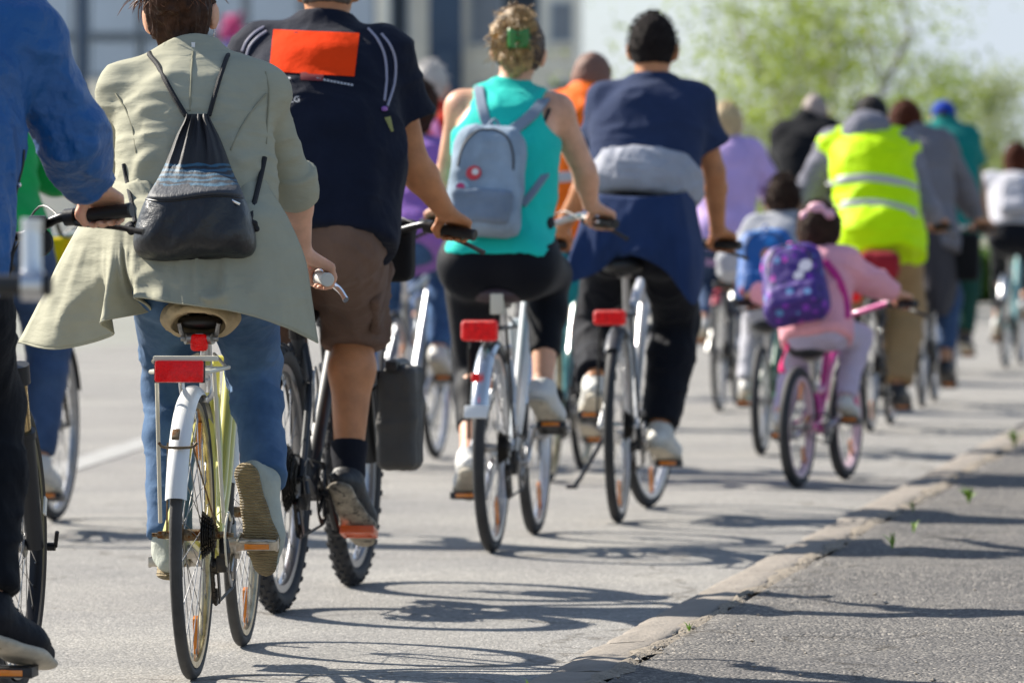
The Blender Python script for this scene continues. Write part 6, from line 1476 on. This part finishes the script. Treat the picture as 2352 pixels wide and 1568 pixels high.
tl = empty('saddle_bag'); tag(tl, 'teal cloth bag hanging behind the orange-vested rider', 'bag'); S = SDF(); c = fO.at(1292, 640, -.10); S.ell(c, (.075, .06, .095), k=.03); S.ell(c - V3(.03, 0, .07), (.06, .05, .05), k=.04); S.cone(c, c + V3(0, 0, .13), .05, .02, k=.03); V, F = S.mesh(.009); V = wrinkle(V, F, .02, (9, 9, 9)); mesh_np('bag_body', V, F, cloth('teal_cloth', (.01, .20, .22)), tl)
q = MB(); q.tube([c + V3(-.015, 0, .11), c + V3(-.02, .10, .20)], .006, 8); q.tube([c + V3(.015, 0, .11), c + V3(.02, .10, .20)], .006, 8); q.build('strap', BLACK, tl); place(tl, fO)
# lilac top, blond hair
fL = fr_at(1652, 945, 8)
rider(fL, 'black bicycle with a red tail light beyond the man in navy', 'blond rider in a lilac top beyond the man in navy', dict(frame=BLKF, seat=.93, crank=R(-40), grip=(.29, .80, 1.04), fend=(REDF, 60, 130)), dict(s=1.0, sh=(fL.at(1612, 350, .46), fL.at(1722, 354, .46)), head=fL.at(1668, 290, .53), hip=(.0, .24, .99), pole_r=(.5, -.3, -.6)), SKIN_F,
      dict(m=cloth('lilac_cotton', (.50, .36, .66), .8), name='shirt', g=.022, sleeve=.1, long=True, sleeve_g=.006, hem=-.12, fat=.98, w=.94), dict(m=JEANS2, g=.012), SHW, ('medium', HBL), fem=True, hs=1.04)
# boy with blue backpack
fK = frame_px((1748, 1045), 1800, .86)
bkK, BK, JK, pK, tK, _, RmK = rider(fK, 'small dark child bicycle beside the pink one', 'small boy in a grey hoodie wearing a blue backpack', dict(R=.255, tw=.042, wb=.86, seat=.62, bbz=.24, frame=paint('dark_green_paint', (.03, .12, .06)), tube=.014, crank=R(170), grip=(.24, .62, .78), gdir=(.92, -.36, 0), headz=.70, stz=.52, crank_l=.13, saddle_w=.07, rack=None, cassette=False),
      dict(s=.70, sh=(fK.at(1742, 530, .34), fK.at(1858, 532, .34)), head=fK.at(1800, 462, .40), hip=(.03, .18, .68), foot_l=20, foot_r=30), SKIN_D, dict(m=cloth('grey_hoodie', (.36, .37, .40), .9), name='hoodie', g=.018, sleeve=.9, long=True, hem=-.05, neck_z=.09, sleeve_g=.014), dict(m=cloth('pale_grey_joggers', (.48, .48, .52)), g=.014), SHW, ('short', HBR), hs=.95, res=.011)
def spotted(name, base, spots, sc=24):
    m = mat(name, base, .6, bump=[(30, .003)]); nt = m.node_tree; b = nt.nodes['Principled BSDF']; lk = nt.links.new; N = nt.nodes.new; t = N('ShaderNodeTexCoord')
    v = N('ShaderNodeTexVoronoi'); v.inputs['Scale'].default_value = sc; lk(t.outputs['Object'], v.inputs['Vector']); sc_ = N('ShaderNodeSeparateColor'); lk(v.outputs['Color'], sc_.inputs['Color'])
    r = N('ShaderNodeValToRGB'); r.color_ramp.interpolation = 'CONSTANT'; e = r.color_ramp.elements; e[0].color = (*base, 1); e[1].position = .45; e[1].color = (*spots[0], 1)
    for i, c in enumerate(spots[1:]): x = e.new(.6 + i * .13); x.color = (*c, 1)
    lk(sc_.outputs['Red'], r.inputs['Fac']); d = N('ShaderNodeMath'); d.operation = 'LESS_THAN'; d.inputs[1].default_value = .42; lk(v.outputs['Distance'], d.inputs[0])
    x = N('ShaderNodeMix'); x.data_type = 'RGBA'; lk(d.outputs[0], x.inputs['Factor']); x.inputs['A'].default_value = (*base, 1); lk(r.outputs['Color'], x.inputs['B']); lk(x.outputs['Result'], b.inputs['Base Color']); return m
BPB = spotted('blue_print_cloth', (.008, .10, .36), ((.02, .22, .62), (.30, .05, .08), (.006, .06, .25)), 16)
backpack(fK, JK, bvh(tK), 'blue school backpack with an orange patch, worn by the boy', (1762, 535, 708, 62), BPB, BPB, mat('blue_webbing', (.01, .08, .3), .7), depth=.13, res=.009, badges=[(1765, 585, .035, mat('orange_patch', (.55, .25, .06), .6))], seed=5)
# girl in pink
fP = frame_px((1832, 1120), 1942, .80)
PINKF = paint('pink_enamel', (.62, .05, .30), .3)
bkP, BP, JP, pP, tP, _, RmP = rider(fP, 'small pink child bicycle with orange spoke reflectors', 'small girl in a pale pink jacket on the pink bicycle', dict(R=.248, tw=.045, wb=.80, seat=.575, bbz=.23, style='step', frame=PINKF, tube=.0165, crank=R(20), grip=(.33, .50, .745), gdir=(.80, -.55, 0), clampz=.70, headz=.64, stz=.46, crank_l=.125, saddle_w=.075, refl=(R(70), R(-50), R(10)), rim=mat('pink_white_rim', (.62, .45, .50), .4), cassette=False, barm=PINKF),
      dict(s=.68, sh=(fP.at(1805, 628, .30), fP.at(1935, 622, .30)), head=fP.at(1882, 530, .36), hip=(.045, .16, .645), el_r=fP.at(2000, 660, .36), foot_r=15, foot_l=15, nohandr=None) if False else dict(s=.68, sh=(fP.at(1815, 612, .30), fP.at(1940, 606, .30)), head=fP.at(1884, 532, .36), hip=(.045, .16, .645), el_r=fP.at(1990, 642, .36), el_l=fP.at(1812, 690, .38)), SKIN_F,
      dict(m=cloth('pale_pink_fleece', (.85, .40, .46), .9, wr=.012), name='jacket', g=.014, sleeve=.98, long=True, hem=-.10, sleeve_g=.014, neck_z=.06, flare=.02), dict(m=cloth('lavender_leggings', (.52, .45, .58)), g=.012), SHW, ('medium', HBR), hs=.94, res=.010, fem=True)
PURP = spotted('purple_print_cloth', (.055, .022, .20), ((.22, .03, .42), (.50, .04, .40), (.10, .25, .50), (.03, .015, .13)), 26)
backpack(fP, JP, bvh(tP), 'purple school backpack with bright spots on the girl in pink', (1832, 575, 765, 70), PURP, PURP, mat('magenta_webbing', (.62, .02, .25), .6), depth=.16, res=.009, tilt=-.10, badges=[(1850, 610, .03, mat('grey_silhouette', (.45, .45, .55), .6)), (1835, 632, .022, mat('grey_silhouette', (.45, .45, .55), .6))], straps=[([(1895, 600), (1925, 640), (1942, 690), (1945, 730)], .016)], seed=7)
q = MB()
for s, x in ((-1, .0), (1, .0)): pass
S = SDF(); S.ell(fP.at(1876, 478, .27), (.040, .025, .026), k=.01); S.ell(fP.at(1850, 496, .27), (.026, .022, .024), k=.01); S.ell(fP.at(1905, 492, .27), (.026, .022, .022), k=.01); V, F = S.mesh(.006); mesh_np('hair_bow', V, F, mat('pink_bow', (.75, .40, .48), .5), pP)
q = MB(); q.grid(np.asarray([[fP.at(1800 + 8 * math.sin(v * 5 + u), 770 + 85 * v, .10) + V3(.02 * u, -.02 * u, 0) for u in (0, .5, 1)] for v in np.linspace(0, 1, 10)])); sc_ = q.build('scarf_end', mat('hot_pink_cloth', (.85, .02, .20), .6), pP); sc_.modifiers.new('t', 'SOLIDIFY').thickness = .006
# hi-vis rider
fV = frame_px((1998, 992), 2046, 1.08)
bkV, BV, JV, pV, tV, _, RmV = rider(fV, 'dark bicycle with a red saddle bag under the hi-vis rider', 'rider in a yellow hi-vis vest over a grey hoodie, khaki trousers', dict(frame=BLKF, seat=.95, crank=R(-88), grip=(.29, .82, 1.05), rim=ALU, refl=(R(-70),), pedal=BLACK),
      dict(s=1.05, sh=(fV.at(1918, 335, .50), fV.at(2072, 338, .50)), head=fV.at(2000, 275, .57), hip=(.03, .26, 1.03), foot_r=4, pole_r=(.25, -.2, -.8), pole_l=(-.6, -.2, -.6)), SKIN_M, dict(m=cloth('grey_sweat', (.20, .20, .24), .9), name='hoodie', g=.018, sleeve=.9, long=True, hem=-.02, neck_z=.10), dict(m=cloth('khaki_cotton', (.34, .225, .115), .9, wr=.008), g=.020, kfat=1.2, calf=1.25, flare=.012, fat=1.05), SHK, ('crop', HB), hs=1.04, solem=SOLE_B)
HIV = cloth('yellow_hivis', (.60, .95, .0), .55, wr=.012, var=.08, sc=8)
vest = make_top(pV, JV, HIV, 'hi_vis_vest', g=.034, sleeve=None, hem=-.17, res=.011, wr=.014, fat=.95, w=.95, waist=1.1, collar=False, flare=.02, seed=3.3)
tv = bvh(vest)
for y in (408, 466): ribbon([fV.cast(tv, x, y + ((x - 1990) / 120.) ** 2 * 26 * (1 if x > 1990 else .8), .004) for x in ((1893, 1906, 1930, 1965, 2000, 2040, 2075, 2098, 2107) if y < 420 else (1900, 1912, 1935, 1965, 2000, 2040, 2075, 2105, 2122))], V3(0, -1, .2), .020, .003).build('reflective_band', REFL, vest)
S = SDF(); uV, xV, bV = torso_frame(JV); S.ell(JV['sc'] + uV * .055 + bV * .10, V3(.135, .065, .095), np.stack([xV, bV, uV], 1), k=.04); V, F = S.mesh(.010); V = wrinkle(V, F, .014, (9, 9, 14)); mesh_np('hood', V, F, _M['grey_sweat'], pV)
S = SDF(); hc = JV['head']; S.ell(hc + V3(0, 0, .035), V3(.090, .110, .095), RmV, k=.02, cuts=[(hc + V3(0, 0, .015), V3(0, .05, -1))]); S.cone(hc + V3(0, .09, .02), hc + V3(0, .15, .012), .05, .04, k=.02, sq=(V3(0, 0, 1), .2)); V, F = S.mesh(.008); mesh_np('cap', V, F, cloth('black_cap_cloth', (.015, .016, .02)), pV)
sb = empty('saddle_bag'); tag(sb, 'dark red bag behind the saddle of the hi-vis rider', 'bag'); S = SDF(); c = fV.at(2020, 612, .02); S.box(c, (.10, .09, .075), .04); V, F = S.mesh(.01); V = wrinkle(V, F, .01, (9, 9, 9)); mesh_np('bag_body', V, F, cloth('dark_red_nylon', (.30, .02, .03)), sb); q = MB(); q.tube([c + V3(0, .05, .06), c + V3(0, .12, .10)], .01, 8); q.build('strap', BLACK, sb); place(sb, fV)
tail_lamp(bkV, (-.05, -.25, .72), .03, .05)
# black jacket
fJ = fr_at(1852, 880, 7)
rider(fJ, 'distant bicycle of the rider in black', 'distant stout rider in a black jacket and blue jeans before the trees', dict(frame=BLKF, seat=.97), dict(s=1.08, sh=(fJ.at(1805, 312, .45), fJ.at(1902, 305, .45)), head=fJ.at(1872, 262, .55), hip=(.02, .25, 1.06)), SKIN_M, dict(m=cloth('black_jacket', (.008, .009, .012)), g=.03, sleeve=.9, long=True, hem=-.05, fat=1.02, w=.98, sleeve_g=.012), dict(m=JEANS2, g=.014), SHK, ('crop', mat('grey_stubble', (.30, .24, .22), .7)), res=.014, hs=1.06)
# auburn woman, grey jacket, long dark coat
fA = fr_at(2118, 935, 8)
bk, B, JA, pA, tA, _, _ = rider(fA, 'dark bicycle just right of the hi-vis rider', 'auburn-haired woman in a grey jacket and long dark skirt', dict(frame=BLKF, seat=.92, crank=R(-80), grip=(.30, .80, 1.04)), dict(s=1.0, sh=(fA.at(2052, 335, .44), fA.at(2160, 332, .44)), head=fA.at(2080, 285, .52), hip=(.0, .24, .99)), SKIN_M, dict(m=cloth('grey_jacket', (.17, .165, .185), .9), g=.020, sleeve=.9, long=True, hem=-.12, fat=1.02), dict(m=JEANS2, g=.010, length=.8), SHK, ('long', HAUB), fem=True, res=.012, solem=SOLE_B, hs=1.04)
rows = [[(2085, 500, .30), (2100, 505, .12), (2125, 508, .06), (2150, 505, .10), (2172, 498, .28)], [(2080, 570, .28), (2105, 575, .08), (2135, 578, .0), (2168, 572, .08), (2190, 560, .26)], [(2090, 640, .24), (2115, 648, .06), (2145, 655, -.02), (2175, 655, .06), (2200, 640, .25)], [(2105, 685, .22), (2125, 692, .05), (2150, 720, -.02), (2172, 725, .05), (2190, 700, .22)]]
sheet_fr(fA, rows, 'skirt', cloth('charcoal_skirt', (.055, .05, .055)), pA, nu=6, nv=5, rip=.05, seed=1.)
hb2 = empty('shoulder_bag'); tag(hb2, 'black bag hanging right of the woman in the long dark skirt', 'bag'); S = SDF(); c = fA.at(2215, 590, .3); S.box(c, (.09, .07, .14), .03); V, F = S.mesh(.012); mesh_np('bag_body', V, F, _M['black_nylon'], hb2); q = MB(); q.tube([c + V3(-.06, 0, .12), c + V3(-.05, .02, .28), c + V3(.05, .02, .28), c + V3(.06, 0, .12)], .008, 8); q.build('strap', BLACK, hb2); place(hb2, fA)
# teal tee, blue cap
fC = fr_at(2175, 862, 7)
bk, B, JC, pC, tC, _, RmC = rider(fC, 'distant dark green bicycle under the rider in the blue cap', 'distant rider in a teal tee and bright blue cap', dict(frame=paint('deep_green_paint', (.02, .10, .05)), seat=.97), dict(s=1.06, sh=(fC.at(2122, 312, .45), fC.at(2224, 312, .45)), head=fC.at(2168, 272, .54), hip=(.02, .25, 1.06)), SKIN_M, dict(m=cloth('teal_tee', (.008, .19, .17)), name='tee', g=.02, sleeve=.62, hem=-.10, w=1.08, fat=1.1), dict(m=cloth('dark_green_trousers', (.02, .07, .05)), g=.014), SHK, ('crop', HB), res=.014)
S = SDF(); hc = JC['head']; S.ell(hc + V3(0, 0, .035), V3(.088, .108, .095), RmC, k=.02, cuts=[(hc + V3(0, 0, .01), V3(0, .05, -1))]); S.cone(hc + V3(0, .09, .02), hc + V3(0, .16, .012), .05, .04, k=.02, sq=(V3(0, 0, 1), .2)); V, F = S.mesh(.009); mesh_np('cap', V, F, cloth('blue_cap_cloth', (.012, .05, .36)), pC)
# girl at the right edge
fE = frame_px((2310, 845), 2345, 1.05)
bkE, BE, JE, pE, tE, _, _ = rider(fE, 'pale turquoise bicycle at the right edge of the road', 'girl in a pale grey hoodie and black leggings at the right edge', dict(frame=paint('pale_turquoise', (.22, .50, .50)), seat=.86, tube=.02, crank=R(150), grip=(.30, .74, .98), rim=ALU, style='step', fend=(MUD_S, 50, 150)), dict(s=.94, sh=(fE.at(2280, 425, .52), fE.at(2384, 428, .52)), head=fE.at(2336, 370, .62), hip=(.035, .18, .96), el_l=fE.at(2246, 476, .52), foot_l=30), SKIN_F, dict(m=cloth('pale_grey_hoodie', (.46, .46, .50), .9), name='hoodie', g=.026, sleeve=.9, long=True, hem=.02, sleeve_g=.02), dict(m=BLKL, g=.006, length=.8, fat=1.08), SHW, ('long', HAUB), fem=True, res=.013)
backpack(fE, JE, bvh(tE), 'light grey rucksack on the girl at the right edge', (2330, 420, 510, 32), cloth('light_grey_nylon', (.40, .40, .44)), cloth('light_grey_nylon', (.40, .40, .44)), GREYF, depth=.10, res=.011)
